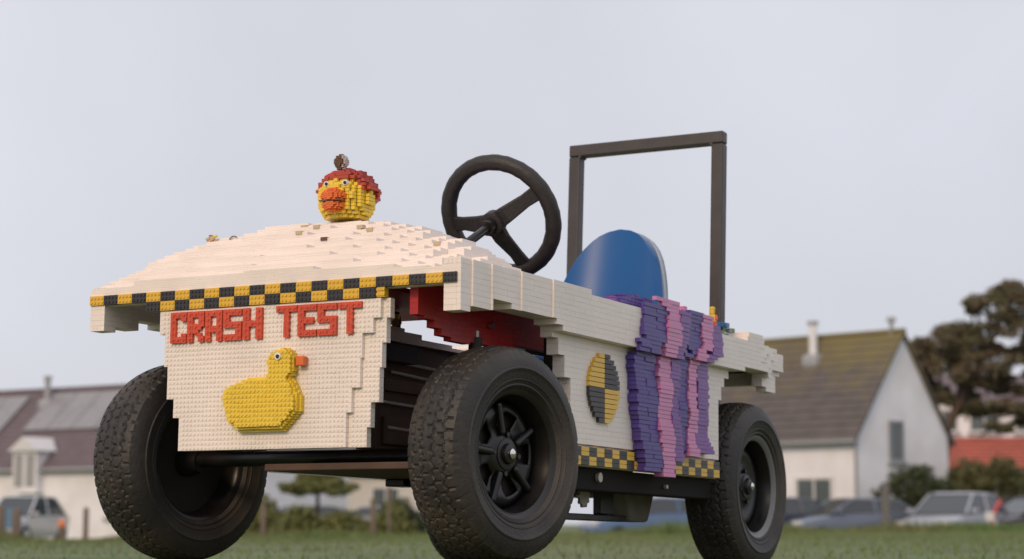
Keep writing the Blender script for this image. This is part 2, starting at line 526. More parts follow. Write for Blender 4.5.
# checker strips: each check a tile of its own
def tile_mesh(name, axis, L, H, T, m, studs):
    if axis == 'v':
        B = [(-T, 0, 0, L, 0, H)]
        C = [(-T + 0.0002, (i + .5) * L / 4, (j + .5) * H / 2) for i in range(4) for j in range(2)]
        V, F = boxes_vf(B); V, F = join_vf((V, F), prisms_vf(C, -1, 0.0025, 0.0017, 8))
    else:
        V, F = boxes_vf([(0, L, -T, 0, 0, H / 2 - 0.0005), (0, L, -T, 0, H / 2 + 0.0005, H), (0.0004, L - 0.0004, -T + 0.002, 0, H / 2 - 0.001, H / 2 + 0.001)])
    me = mesh_np(name, V, F); me.materials.append(m); return me
def build_strips():
    st = empty('checker_strip', parent=kart)
    g = 0.0003
    mm = {(c, s): tile_mesh('checker_tile', 'v', s - 2 * g, 0.0172 - 2 * g, 0.012, {'y': YELLOW, 'b': BLACK}[c], True) for c in 'yb' for s in (0.032, 0.026, 0.016)}
    for i in range(24):                                   # upper row, from the far end
        v0 = BW - (i + 1) * 0.032; L = 0.032
        if i == 23: v0, L = 0.006, 0.026
        c = 'y' if i % 2 == 0 else 'b'
        link('checker_tile', mm[(c, L)], None, st, (0.008 + rng.normal(0, 0.0003), v0 + g, 0.4986 + g))
    for i in range(4, 19):                                # lower row, over the panel only
        v0 = BW - (i + 1) * 0.032
        c = 'b' if i % 2 == 0 else 'y'
        link('checker_tile', mm[(c, 0.032)], None, st, (0.008 + rng.normal(0, 0.0003), v0 + g, 0.4814 + g))
    link('checker_tile', mm[('y', 0.016)], None, st, (0.010, 0.1435 + g, 0.4814 + g))
    sm = {c: tile_mesh('checker_tile', 'u', 0.032 - 2 * g, 0.0165 - 2 * g, 0.012, {'y': YELLOW, 'b': BLACK}[c], False) for c in 'yb'}
    for side in (0, 1):
        if side == 1: continue
        for i in range(21):
            for r in range(2):
                c = 'b' if (i + r) % 2 == 0 else 'y'
                link('checker_tile', sm[c], None, near_wall, (0.412 + i * 0.032 + g, 0.016 + rng.normal(0, 0.0003), 0.2565 - (r + 1) * 0.0166 + g))
build_strips()

# front panel: a stepped shield of plates with their studs to the front
P_TOP = 0.4808
def panel_edges(w):
    right = np.interp(w, [0.235, 0.271, 0.2715, 0.312, 0.3125, 0.369, 0.3695, 0.410, 0.4105, 0.446, 0.4465, 0.49], [0.173, 0.173, 0.166, 0.166, 0.150, 0.150, 0.146, 0.146, 0.138, 0.138, 0.131, 0.131])
    left = np.interp(w, [0.235, 0.29, 0.2905, 0.325, 0.3255, 0.386, 0.3865, 0.439, 0.4395, 0.49], [0.562, 0.562, 0.575, 0.575, 0.590, 0.590, 0.598, 0.598, 0.610, 0.610])
    return right, left
def panel_inner(w):
    return np.interp(w, [0.235, 0.29, 0.2905, 0.335, 0.3355, 0.385, 0.3855, 0.425, 0.4255, 0.45, 0.4505, 0.49], [0.216, 0.216, 0.206, 0.206, 0.190, 0.190, 0.187, 0.187, 0.166, 0.166, 0.152, 0.152])

LETTERS = {
    'C': ["######", "######", "##..##", "##....", "##....", "##....", "##....", "##..##", "######", "######"],
    'R': ["######", "######", "##..##", "##..##", "######", "#####.", "####..", "##.##.", "##..##", "##..##"],
    'A': ["######", "######", "##..##", "##..##", "##..##", "######", "######", "##..##", "##..##", "##..##"],
    'S': ["######", "######", "##....", "##....", "######", "######", "....##", "....##", "######", "######"],
    'H': ["##..##", "##..##", "##..##", "##..##", "######", "######", "##..##", "##..##", "##..##", "##..##"],
    'T': ["########", "########", "...##...", "...##...", "...##...", "...##...", "...##...", "...##...", "...##...", "...##..."],
    'E': ["######", "######", "##....", "##....", "#####.", "#####.", "##....", "##....", "######", "######"],
}
def build_panel():
    B, C = [], []
    nrow = 30; rh = (P_TOP - 0.2355) / nrow
    for r in range(nrow):
        z0 = 0.2355 + r * rh; zc = z0 + rh / 2
        re, le = panel_edges(zc); pin = panel_inner(zc); re += 0.007
        v = re
        while v < le - 1e-4:
            L = D * random.choice((2, 3, 4, 4, 6, 8))
            v2 = min(v + L, le)
            if le - v2 < 0.006: v2 = le
            if v < pin < v2: v2 = pin
            u0 = 0.008 if v2 <= pin + 1e-5 else 0.0
            B.append((u0, 0.021, v, v2, z0, z0 + rh))
            v = v2
        k0 = int(math.ceil((re + 0.003) / D)); 
        for k in range(k0, int((le - 0.003) / D) + 1):
            vc = k * D
            if abs(vc - pin) < 0.004: continue
            C.append((0.0082 if vc < pin else 0.0002, vc, zc))
    p = bricks_obj('front_panel', B, WHITE, kart, (C, -1, 0.0025, 0.0012, 8), jit=0.00005)
    # lettering of red plates
    def letter(ch, v_left, width):
        bm = LETTERS[ch]; n = len(bm[0]); cw = width / n; chh = 0.0540 / 10
        B, C = [], []
        for r, row in enumerate(bm):
            z1 = 0.4765 - r * chh
            for c, x in enumerate(row):
                if x != '#': continue
                va = v_left - (c + 1) * cw
                B.append((-0.0062, -0.0001, va, va + cw, z1 - chh, z1))
                if r % 2 == 0 and c % 2 == 0: C.append((-0.0060, va, z1 - chh))
        bricks_obj('letter', B, REDB, p, (C, -1, 0.0024, 0.0016, 8), stuff=False, gap=0.0001, jit=0.00012)
    for ch, a, w in (('C', 0.582, 0.0345), ('R', 0.5455, 0.0360), ('A', 0.5070, 0.0360), ('S', 0.4685, 0.0385), ('H', 0.4270, 0.0400),
                     ('T', 0.358, 0.0425), ('E', 0.3135, 0.0380), ('S', 0.2735, 0.0380), ('T', 0.2325, 0.046)):
        letter(ch, a, w)
    # duck relief, built up of yellow plates
    poly = [(0.450, 0.323), (0.445, 0.338), (0.428, 0.345), (0.399, 0.354), (0.354, 0.356), (0.348, 0.367), (0.355, 0.381), (0.347, 0.397), (0.327, 0.404), (0.309, 0.401), (0.300, 0.386), (0.301, 0.364), (0.307, 0.354), (0.297, 0.340), (0.288, 0.317), (0.288, 0.300), (0.305, 0.281), (0.323, 0.265), (0.415, 0.265), (0.438, 0.284)]
    def inside(x, y, P):
        c = False; j = len(P) - 1
        for i in range(len(P)):
            if (P[i][1] > y) != (P[j][1] > y) and x < (P[j][0] - P[i][0]) * (y - P[i][1]) / (P[j][1] - P[i][1]) + P[i][0]: c = not c
            j = i
        return c
    cs = 0.004
    cx, cy = 0.36, 0.325
    B, C = [], []
    for layer, (u0, u1, shrink) in enumerate(((-0.012, 0.0, 1.0), (-0.022, -0.012, 0.965), (-0.030, -0.022, 0.90))):
        Q = [(cx + (a - cx) * shrink, cy + (b - cy) * shrink) if b < 0.36 else (0.327 + (a - 0.327) * shrink, 0.375 + (b - 0.375) * shrink) for a, b in poly]
        for r in range(int(0.16 / cs)):
            z0 = 0.26 + r * cs
            row = [0.28 + k * cs for k in range(48) if inside(0.28 + (k + .5) * cs, z0 + cs / 2, Q)]
            i = 0
            while i < len(row):
                j = i
                L = random.choice((4, 6, 8))
                while j + 1 < len(row) and j - i + 1 < L and row[j + 1] - row[j] < cs * 1.5: j += 1
                B.append((u0, u1, row[i], row[j] + cs, z0, z0 + cs))
                if layer == 2 and r % 2 == 0:
                    for k in range(i, j + 1):
                        if int(round(row[k] / cs)) % 2 == 0: C.append((-0.0298, row[k], z0))
                i = j + 1
    B = [(b[0] * .75, b[1] * .75, b[2] + .012, b[3] + .012, b[4], b[5]) for b in B]; C = [(c[0] * .75, c[1] + .012, c[2]) for c in C]
    bricks_obj('duck_relief', B, YDUCK, p, (C, -1, 0.0024, 0.0015, 8), gap=0.00015, jit=0.0001)
    MB().box(-0.016, -0.003, 0.293, 0.3085, 0.373, 0.3885).build('duck_beak', ORANGE, p, bevel=0.001)
    MB().lathe([(0.0001, -0.003), (0.0062, -0.003), (0.0062, 0)], 20).build('duck_eye', EYEW, p, True, loc=(-0.0227, 0.339, 0.389), rot=(0, 0, R(-90)))
    MB().lathe([(0.0001, -0.0042), (0.0034, -0.0042), (0.0034, 0)], 16).build('duck_pupil', EYEB, p, True, loc=(-0.0227, 0.3385, 0.3885), rot=(0, 0, R(-90)))
    # struts that carry the panel
    for v in (0.26, 0.50): MB().box(0.0265, 0.30, v, v + 0.03, 0.40, 0.43).build('panel_strut', CHASSIS, kart)
build_panel()

# crash-test roundel of four quarters on the side wall
def build_roundel():
    cu, cw, r = 0.535, 0.367, 0.064
    rows = 14; rh = 2 * r / rows
    for q in range(4):
        B = []
        up, right = q < 2, q % 2 == 1
        for k in range(rows // 2):
            z0 = cw + (k * rh if up else -(k + 1) * rh)
            half = math.sqrt(max(0, r * r - ((k + 0.5) * rh) ** 2))
            half = max(0.004, round(half / 0.004) * 0.004)
            B.append((cu, cu + half, 0.001, 0.0085, z0, z0 + rh) if right else (cu - half, cu, 0.001, 0.0085, z0, z0 + rh))
        m = YELLOW if up != right else BLACK
        bricks_obj('roundel_quarter', B, m, near_wall, stuff=False, gap=0.0006)
build_roundel()

# drape of purple and pink brick strands down the side
def build_drape():
    d = empty('brick_drape', parent=kart)
    S = [
        ('i', INDIGO, [(0.535, .665, .779), (0.466, .663, .779), (0.462, .627, .718), (0.40, .628, .724), (0.356, .636, .731), (0.29, .652, .740), (0.222, .668, .748)]),
        ('p', PINK, [(0.552, .712, .828), (0.53, .775, .833), (0.470, .764, .831), (0.463, .741, .793), (0.40, .728, .790), (0.32, .732, .798), (0.25, .748, .806), (0.214, .756, .808)]),
        ('v', VIOLET, [(0.54, .827, .875), (0.475, .826, .871), (0.458, .784, .830), (0.38, .786, .830), (0.306, .794, .834), (0.246, .811, .856)]),
        ('i', INDIGO, [(0.545, .871, .940), (0.460, .868, .937), (0.452, .826, .872), (0.36, .826, .870), (0.269, .830, .869)]),
        ('p', PINK, [(0.545, .938, .995), (0.478, .941, .992), (0.466, .905, .950), (0.431, .870, .915), (0.34, .874, .912), (0.259, .869, .926)]),
        ('v', VIOLET, [(0.532, .992, .1e1 + .042), (0.464, .990, 1.040), (0.458, .925, .980), (0.36, .915, .972), (0.30, .912, .975), (0.268, .905, 1.000)]),
    ]
    for si, (kd, m, K) in enumerate(S):
        ws = [k[0] for k in K][::-1]; a_ = [k[1] for k in K][::-1]; b_ = [k[2] for k in K][::-1]
        B = []
        z = ws[0]
        ph = random.random() * 6
        while z < ws[-1]:
            a, b = np.interp(z, ws, a_), np.interp(z, ws, b_)
            e = 0.0015 * math.sin(z * 90 + ph) + (0.012 if z < 0.446 else 0.010 if z < 0.464 else -0.006)
            a += e; b += e; a = round((a + random.choice((-.003, 0, .003))) / .004) * .004; b = round((b + random.choice((-.003, 0, .003))) / .004) * .004
            up = z > 0.446
            v1 = -0.014 if up else 0.008
            out = (0.009 if up else 0.020) + (0.003 if kd == 'p' else 0.002 if kd == 'v' else 0.0) + 0.002 * math.sin(z * 60 + ph * 2)
            n = 1 if b - a < 0.07 else 2
            for k in range(n):
                o2 = out + random.choice((-.0008, 0, 0, .0008))
                B.append((a + (b - a) * k / n, a + (b - a) * (k + 1) / n, v1 - o2, v1 - 0.0005, z, z + 0.0080))
            z += 0.0080
        bricks_obj('strand', B, m, d, gap=0.0003, jit=0.00012)
    # folds lying over the top edge by the seat
    for (m, u0, u1, v0, v1, h, ph) in ((VIOLET, 0.56, 0.66, 0.005, 0.06, 0.012, 0.3), (PINK, 0.485, 0.565, 0.03, 0.09, 0.018, 0.9), (INDIGO, 0.60, 0.78, 0.0, 0.05, 0.024, 1.5), (PINK, 0.75, 0.85, 0.03, 0.10, 0.018, 2.2), (PINK, 0.90, 1.05, 0.03, 0.10, 0.034, 1.1), (VIOLET, 0.84, 1.02, 0.0, 0.05, 0.018, 4.0)):
        B = []
        n = int((u1 - u0) / 0.016); q = int((v1 - v0) / 0.016)
        for i in range(n):
            for j in range(q):
                t = math.sin(math.pi * (i + .5) / n) ** 0.5
                top = 0.530 + round((h * t + 0.003 * math.sin(i * 1.7 + ph + j)) / 0.0032) * 0.0032
                if top > 0.531:
                    z = 0.522
                    while z < top:
                        B.append((u0 + i * 0.016, u0 + (i + 1) * 0.016, v0 + j * 0.016, v0 + (j + 1) * 0.016, z, min(z + 0.0064, top + 0.002))); z += 0.0064
        if B: bricks_obj('drape_fold', B, m, d, gap=0.0004)
build_drape()

# small tan plates studded on the hood
for (u, v, m) in ((.17, .424, TAN), (.16, .381, TAN), (.13, .402, TAN), (.115, .332, BROWN), (.15, .289, TAN), (.145, .269, TAN), (.12, .117, TAN)):
    u = math.floor(u / 0.024) * 0.024; h = hood_step(u + 0.01, v)
    MB().box(u - 0.0022, u + 0.008, v - 0.0065, v + 0.0065, h - 0.0045, h + 0.0016).build('flat_plate', m, hood)

# ------------------------------------------------------------------ wheels
def tyre_mesh():
    RT, HW = 0.182, 0.056
    prof = [(0.104, -0.040), (0.108, -0.047), (0.113, -0.0505), (0.1140, -0.0520), (0.1155, -0.0522), (0.117, -0.0515), (0.122, -0.0540), (0.1225, -0.0552), (0.1240, -0.0556), (0.125, -0.0550), (0.132, -0.0572), (0.140, -0.0585), (0.1415, -0.0598), (0.1435, -0.0596), (0.145, -0.0580), (0.153, -0.0565), (0.161, -0.0535), (0.168, -0.0495)]
    nt = 40
    tread = []
    for k in range(nt + 1):
        y = -0.047 + 0.094 * k / nt
        tread.append((0.1725 + (RT - 0.1725) * (1 - (abs(y) / 0.047) ** 2.4), y))
    full = prof + tread + [(r, -y) for r, y in reversed(prof)]
    P = np.array(full); m = len(P); n = 336
    V = np.zeros((n, m, 3))
    for i in range(n):
        t = 2 * math.pi * i / n
        r = P[:, 0].copy(); y = P[:, 1]
        for k in range(len(prof) - 1, len(prof) + nt + 2):
            yy = y[k]; g = 0.0
            ph = t * 58 / (2 * math.pi)
            zig = 0.0030 * (abs((ph % 1) * 2 - 1) * 2 - 1)
            for c in (-0.031, -0.011, 0.011, 0.031):
                if abs(yy - c - zig) < 0.0013: g = 0.0034
            lane = int((yy + 0.051 - zig) / 0.0203)
            a = (ph * 1.0 + lane * 0.5 + yy * 9) % 1
            if a < 0.11: g = max(g, 0.0024)
            r[k] -= g
        V[i] = np.stack([r * math.cos(t), y, r * math.sin(t)], 1)
    idx = np.arange(n * m).reshape(n, m)
    a = idx[:, :-1]; b = idx[:, 1:]; c = np.roll(idx, -1, 0)[:, 1:]; d = np.roll(idx, -1, 0)[:, :-1]
    F = np.stack([a, b, c, d], -1).reshape(-1, 4)
    me = mesh_np('tyre', V.reshape(-1, 3), F, True)
    me.materials.append(RUBBER)
    return me
TYRE = tyre_mesh()

def make_wheel(rear=False):
    w = empty('wheel', parent=kart)
    t = link('tyre', TYRE, None, w)
    e = t.modifiers.new('split', 'EDGE_SPLIT'); e.split_angle = R(34)
    # steel rim: lip, barrel and well
    rim = MB().lathe([(0.0985, -0.040), (0.104, -0.0455), (0.110, -0.0475), (0.1125, -0.0455), (0.110, -0.0405), (0.104, -0.0395), (0.103, 0.0395), (0.110, 0.0405), (0.1125, 0.0455), (0.110, 0.0475), (0.104, 0.0455), (0.0985, 0.040), (0.097, 0.030), (0.092, 0.012), (0.092, -0.02), (0.097, -0.034), (0.0985, -0.040)], 64).build('rim', STEELBLK, w, True)
    if rear: MB().lathe([(0.099, -0.0405), (0.104, -0.0463), (0.110, -0.0483), (0.1135, -0.0462), (0.113, -0.044)], 64).build('rim_edge', mat('rim_grey_edge', (0.16, 0.16, 0.17), 0.35), w, True)
    # pressed disc with vent slots
    m = MB()
    n = 60; slots = 5
    def disc_y(r): return float(np.interp(r, [0.0, 0.028, 0.034, 0.05, 0.075, 0.092], [-0.022, -0.022, -0.015, -0.011, -0.018, -0.006]))
    rs = [0.022, 0.028, 0.034, 0.042, 0.050, 0.062, 0.072, 0.080, 0.0925]
    v, f = [], []
    for k in range(n):
        for r in rs:
            t_ = 2 * math.pi * k / n
            v.append((r * math.cos(t_), disc_y(r), r * math.sin(t_)))
    for k in range(n):
        for i in range(len(rs) - 1):
            if i in (3, 4, 5) and (k % 12) in (2, 3, 4, 5, 6) and not rear: continue
            a, b = k * len(rs) + i, ((k + 1) % n) * len(rs) + i
            f.append((a, a + 1, b + 1, b))
    m.add(v, f)
    o = m.build('wheel_disc', STEELBLK, w, True)
    s = o.modifiers.new('solid', 'SOLIDIFY'); s.thickness = 0.004
    MB().lathe([(0.0001, 0.002), (0.0925, 0.002), (0.0925, 0.006), (0.0001, 0.006)], 40).build('brake_plate', CHASSIS, w)
    if not rear:
        for k in range(5):                                # raised ribs between the vents
            a = R(k * 72 - 4 * 0 + 56)
            M = Matrix.Rotation(-a, 3, 'Y')
            MB().obox(M @ Vector((0.060, -0.019, 0)), (0.056, 0.011, 0.012), M).build('spoke_rib', STEELBLK, w, bevel=0.005, seg=3)
    MB().lathe([(0.0001, -0.033), (0.012, -0.033), (0.016, -0.031), (0.018, -0.025), (0.026, -0.024), (0.027, 0.02), (0.02, 0.05), (0.0001, 0.05)], 32).build('hub', STEELBLK, w, True)
    MB().lathe([(0.0001, -0.0405), (0.005, -0.0398), (0.0085, -0.0370), (0.009, -0.033), (0.0001, -0.033)], 24).build('axle_nut', CHROME, w, True)
    for k in range(4):
        a = R(k * 90 + 20)
        MB().lathe([(0.0001, -0.008), (0.0045, -0.008), (0.0045, 0.0)], 6).build('wheel_nut', STEELBLK, w, loc=(0.033 * math.cos(a), -0.0165, 0.033 * math.sin(a)))
    return w
FW = make_wheel()
FW.location = (0.172, 0.028, 0.229); FW.rotation_euler = (0, R(25), R(-9))
FW2 = copy_tree(FW); FW2.parent = kart
FW2.location = (0.180, 0.690, 0.226); FW2.rotation_euler = (0, R(70), R(171))
RW = make_wheel(True)
RW.location = (1.288, 0.050, 0.213); RW.rotation_euler = (0, R(10), 0)
RW2 = copy_tree(RW); RW2.parent = kart
RW2.location = (1.288, 0.700, 0.213); RW2.rotation_euler = (0, R(30), R(180))

# ------------------------------------------------------------------ chassis
def build_chassis():
    MB().box(0.03, 1.25, 0.06, 0.40, 0.200, 0.212).build('floor_pan', PLYWOOD, kart, bevel=0.002)
    # boxed tunnel seen through the front wheel arch
    MB().box(0.22, 0.92, 0.30, 0.34, 0.213, 0.440).build('tunnel_wall', PLYWOOD, kart, bevel=0.002)
    B = []
    for (a, b, lo, hi) in ((0.22, 0.36, 0.4405, 0.461), (0.36, 0.47, 0.4405, 0.452), (0.22, 0.30, 0.461, 0.467), (0.47, 0.92, 0.4405, 0.447)):
        u = a
        while u < b - 1e-6:
            u2 = min(b, u + 0.032); B.append((u, u2, 0.29, 0.345, lo, hi)); u = u2
    bricks_obj('tunnel_ledge', B, WHITE, kart)
    for (w, a, b) in ((0.405, 0.24, 0.80), (0.385, 0.26, 0.60), (0.330, 0.23, 0.80), (0.285, 0.25, 0.8)):
        MB().tube([(a, 0.292, w), (b, 0.294, w - 0.012)], 0.0030, 6).build('brake_rod', GALV, kart, True)
    for (a, b) in ((0.255, 0.305), (0.35, 0.372)):
        MB().box(0.24, 0.80, 0.292, 0.2995, a, b).build('tunnel_board', PLYWOOD, kart, bevel=0.002)
    MB().box(0.405, 1.10, 0.03, 0.07, 0.180, 0.2215).build('chassis_rail', mat('rail_black', (0.010, 0.008, 0.008), 0.75, spec=0.25), kart, bevel=0.003)
    MB().box(0.405, 1.10, 0.30, 0.34, 0.184, 0.1995).build('chassis_rail', STEELBLK, kart, bevel=0.003)
    # axles
    MB().tube([(0.172, 0.05, 0.229), (0.172, 0.70, 0.229)], 0.014, 12).build('axle', STEELBLK, kart, True)
    MB().tube([(1.288, 0.07, 0.213), (1.288, 0.68, 0.213)], 0.014, 12).build('axle', STEELBLK, kart, True)
    MB().box(0.15, 0.195, 0.09, 0.11, 0.15, 0.30).build('kingpin_bracket', STEELBLK, kart, bevel=0.003)
    MB().box(1.09, 1.40, 0.036, 0.30, 0.4700, 0.4865).build('arch_shade_sheet', mat('arch_shade_black', (0.012, 0.010, 0.010), 0.8, spec=0.2), kart)  # black sheet added as the shade under the rear deck
    MB().box(1.09, 1.37, 0.12, 0.135, 0.22, 0.4695).build('rear_bracket', STEELBLK, kart, bevel=0.003)  # bracket widened into a black panel that darkens the wheel arch
    # pole behind the tyre with pale cap
    MB().tube([(0.215, 0.10, 0.25), (0.225, 0.10, 0.434)], 0.012, 10).build('damper', CHASSIS, kart, True)
    MB().tube([(0.225, 0.10, 0.432), (0.2255, 0.10, 0.446)], 0.006, 10).build('damper_cap', EYEW, kart, True)
    # blue box and black strut by the front of the side wall
    MB().box(0.50, 0.60, 0.13, 0.25, 0.33, 0.432).build('blue_box', BLUEB, kart, bevel=0.006)
    MB().tube([(0.47, 0.128, 0.40), (0.62, 0.128, 0.398)], 0.003, 8).build('cable', CHROME, kart, True)
    MB().box(0.392, 0.412, 0.034, 0.055, 0.21, 0.47).build('strut', STEELBLK, kart, bevel=0.002)
    # low step bar, bracket, tapered foot well and chain wheel between the wheels
    MB().box(0.50, 0.93, 0.145, 0.165, 0.130, 0.143).build('step_bar', STEELBLK, kart, bevel=0.002)
    MB().box(0.815, 0.875, 0.146, 0.164, 0.1435, 0.1995).build('step_bracket', STEELBLK, kart, bevel=0.002)
    m = MB()
    a = [(0.94, .150, .1995), (1.085, .150, .1995), (1.085, .205, .1995), (0.94, .205, .1995)]; b = [(0.972, .156, .132), (1.062, .156, .132), (1.062, .200, .132), (0.972, .200, .132)]
    m.add(a + b, [(0, 1, 2, 3), (7, 6, 5, 4), (0, 4, 5, 1), (1, 5, 6, 2), (2, 6, 7, 3), (3, 7, 4, 0)])
    m.build('foot_well', DULLGREY, kart, bevel=0.006)
    # chain wheel
    v, f = [], []
    n = 40
    m = MB()
    prof = []
    for k in range(n):
        t = 2 * math.pi * k / n; r = 0.024 if k % 4 < 2 else 0.020
        prof.append((r * math.cos(t), r * math.sin(t)))
    m.add([(x, -0.003, z) for x, z in prof] + [(x, 0.003, z) for x, z in prof], [tuple(range(n)), tuple(range(2 * n - 1, n - 1, -1))] + [(k, n + k, n + (k + 1) % n, (k + 1) % n) for k in range(n)])
    m.build('sprocket', GALV, kart, loc=(0.725, 0.14, 0.178))
    MB().tube([(0.655, 0.15, 0.195), (0.660, 0.15, 0.165), (0.68, 0.15, 0.148)], 0.003, 6).build('brake_cable', STEELBLK, kart, True)
    MB().tube([(0.56, 0.029, 0.205), (0.56, 0.022, 0.205)], 0.009, 12).build('bolt', GALV, kart, True)
    MB().tube([(0.86, 0.029, 0.198), (0.86, 0.022, 0.198)], 0.004, 12).build('bolt', GALV, kart, True)
    # a dark bundle with pale plugs under the front (seen between the front wheels)
    MB().box(0.40, 0.46, 0.35, 0.39, 0.186, 0.1995).build('cable_plug', STEELBLK, kart, bevel=0.002)
    MB().box(0.465, 0.52, 0.35, 0.39, 0.190, 0.1995).build('cable_plug', GREYB, kart, bevel=0.002)
build_chassis()

# ------------------------------------------------------------------ steering wheel, seat, roll bar
def build_steering():
    st = empty('steering_wheel', (0.555, 0.235, 0.706), parent=kart)
    nrm = Vector((0.88, 0, 0.47)).normalized()                # towards the driver
    st.rotation_euler = nrm.to_track_quat('Z', 'X').to_euler()
    Rr, r = 0.1115, 0.0158
    v, f = [], []; n, m = 72, 14
    for i in range(n):
        t = 2 * math.pi * i / n
        bump = 1 - 0.045 * (math.cos(t * 26) > 0.3)
        for k in range(m):
            p = 2 * math.pi * k / m
            rr = Rr + r * bump * math.cos(p)
            v.append((rr * math.cos(t), rr * math.sin(t), r * bump * math.sin(p)))
    for i in range(n):
        for k in range(m):
            f.append((i * m + k, ((i + 1) % n) * m + k, ((i + 1) % n) * m + (k + 1) % m, i * m + (k + 1) % m))
    MB().add(v, f).build('grip_ring', GRIP, st, True)
    return st
st = build_steering()
def steer_parts():
    # spokes: angles chosen in the plane of the wheel
    inv = (KM @ st.rotation_euler.to_matrix())
    hubz = -0.034
    for a in STEER_ANG:
        t = R(a); d = Vector((math.cos(t), math.sin(t), 0)); n = Vector((-d.y, d.x, 0))
        m = MB()
        sec = [(0.0, 0.019, hubz), (0.035, 0.017, hubz + 0.004), (0.075, 0.0135, -0.012), (0.106, 0.0155, -0.002)]
        v = []
        for (rad, hw, z) in sec:
            c = d * rad + Vector((0, 0, z))
            v += [c + n * hw + Vector((0, 0, .005)), c - n * hw + Vector((0, 0, .005)), c - n * hw - Vector((0, 0, .005)), c + n * hw - Vector((0, 0, .005))]
        f = []
        for i in range(3):
            o = i * 4
            for k in range(4): f.append((o + k, o + (k + 1) % 4, o + 4 + (k + 1) % 4, o + 4 + k))
        f += [(3, 2, 1, 0), (12, 13, 14, 15)]
        m.add(v, f).build('spoke', GRIP, st, bevel=0.003, seg=2)
    MB().tube([(0, 0, hubz - 0.012), (0, 0, hubz + 0.014)], 0.024, 20).build('hub', GRIP, st, True, bevel=0.003)
    MB().tube([(0, 0, hubz - 0.03), (0, 0, hubz - 0.012)], 0.015, 16).build('hub_collar', STEELBLK, st, True)
    MB().tube([(0, 0, hubz - 0.03), (0.0, 0, -0.30)], 0.0085, 14).build('column', STEELBLK, st, True)
STEER_ANG = (-92, 64, 163)
steer_parts()

def build_seat():
    s = empty('seat', (0.985, 0.212, 0.5), parent=kart)
    # backrest: bell-shaped shell, dished, leaning back
    def half(t):   # half width by height 0..1
        return float(np.interp(t, [0, .2, .35, .5, .62, .73, .82, .9, .95, 0.985, 1.0], [.134, .127, .121, .113, .104, .093, .080, .063, .047, .027, 0.004]))
    H = 0.250; n, m = 30, 17
    def shell(off, sc):
        v = []
        for i in range(n):
            t = 1 - (1 - i / (n - 1)) ** 2.2
            hw = half(t) * sc
            for k in range(m):
                q = -1 + 2 * k / (m - 1)
                q = math.sin(q * math.pi / 2)
                dish = -0.048 * abs(q * hw / 0.134) ** 2.2
                v.append((0.065 * t + dish + off, q * hw, H * t * (0.97 + 0.03 * sc)))
        f = [(i * m + k, (i + 1) * m + k, (i + 1) * m + k + 1, i * m + k + 1) for i in range(n - 1) for k in range(m - 1)]
        return v, f
    v, f = shell(0, 1.0)
    o = MB().add(v, f).build('backrest', SEATBLUE, s, False)
    o.data.polygons.foreach_set('use_smooth', [True] * len(o.data.polygons))
    so = o.modifiers.new('solid', 'SOLIDIFY'); so.thickness = 0.022; so.offset = 0
    b = o.modifiers.new('bevel', 'BEVEL'); b.width = 0.007; b.segments = 3; b.limit_method = 'ANGLE'; b.angle_limit = R(50)
    v, f = shell(0.030, 1.035)
    o = MB().add(v, f).build('back_shell', SEATGREY, s, False)
    o.data.polygons.foreach_set('use_smooth', [True] * len(o.data.polygons))
    so = o.modifiers.new('solid', 'SOLIDIFY'); so.thickness = 0.014; so.offset = 0
    m_ = MB().box(-0.30, 0.02, -0.15, 0.15, -0.02, 0.025)
    m_.build('cushion', SEATBLUE, s, bevel=0.012, seg=3)
    MB().box(-0.22, -0.05, -0.08, 0.08, -0.28, -0.0205).build('seat_mount', CHASSIS, s)
build_seat()

def build_rollbar():
    r = empty('roll_bar', (1.110, 0.0, 0.0), (0, R(2.6), 0), parent=kart)
    a, b, t = 0.016, 0.386, 0.027
    MB().box(-t / 2, t / 2, a, a + t, 0.522, 0.943).build('post', FRAMEPAINT, r, bevel=0.003)
    MB().box(-t / 2, t / 2, b - t, b, 0.522, 0.943).build('post', FRAMEPAINT, r, bevel=0.003)
    for y in (a, b - t):
        MB().box(-t, t, y - 0.012, y + t + 0.012, 0.5175, 0.5215).build('foot_plate', FRAMEPAINT, r, bevel=0.001)
        for k in (-1, 1): MB().tube([(k * 0.02, y - 0.006, 0.5215), (k * 0.02, y - 0.006, 0.527)], 0.004, 6).build('bolt', GALV, r)
    for y in (a + t, b - t):
        MB().tube([(-t / 2, y, 0.9432), (t / 2, y, 0.9432)], 0.0035, 8).build('weld', FRAMEPAINT, r, True)
    MB().box(-t / 2, t / 2, a, b, 0.9435, 0.9705).build('crossbar', FRAMEPAINT, r, bevel=0.003)
build_rollbar()

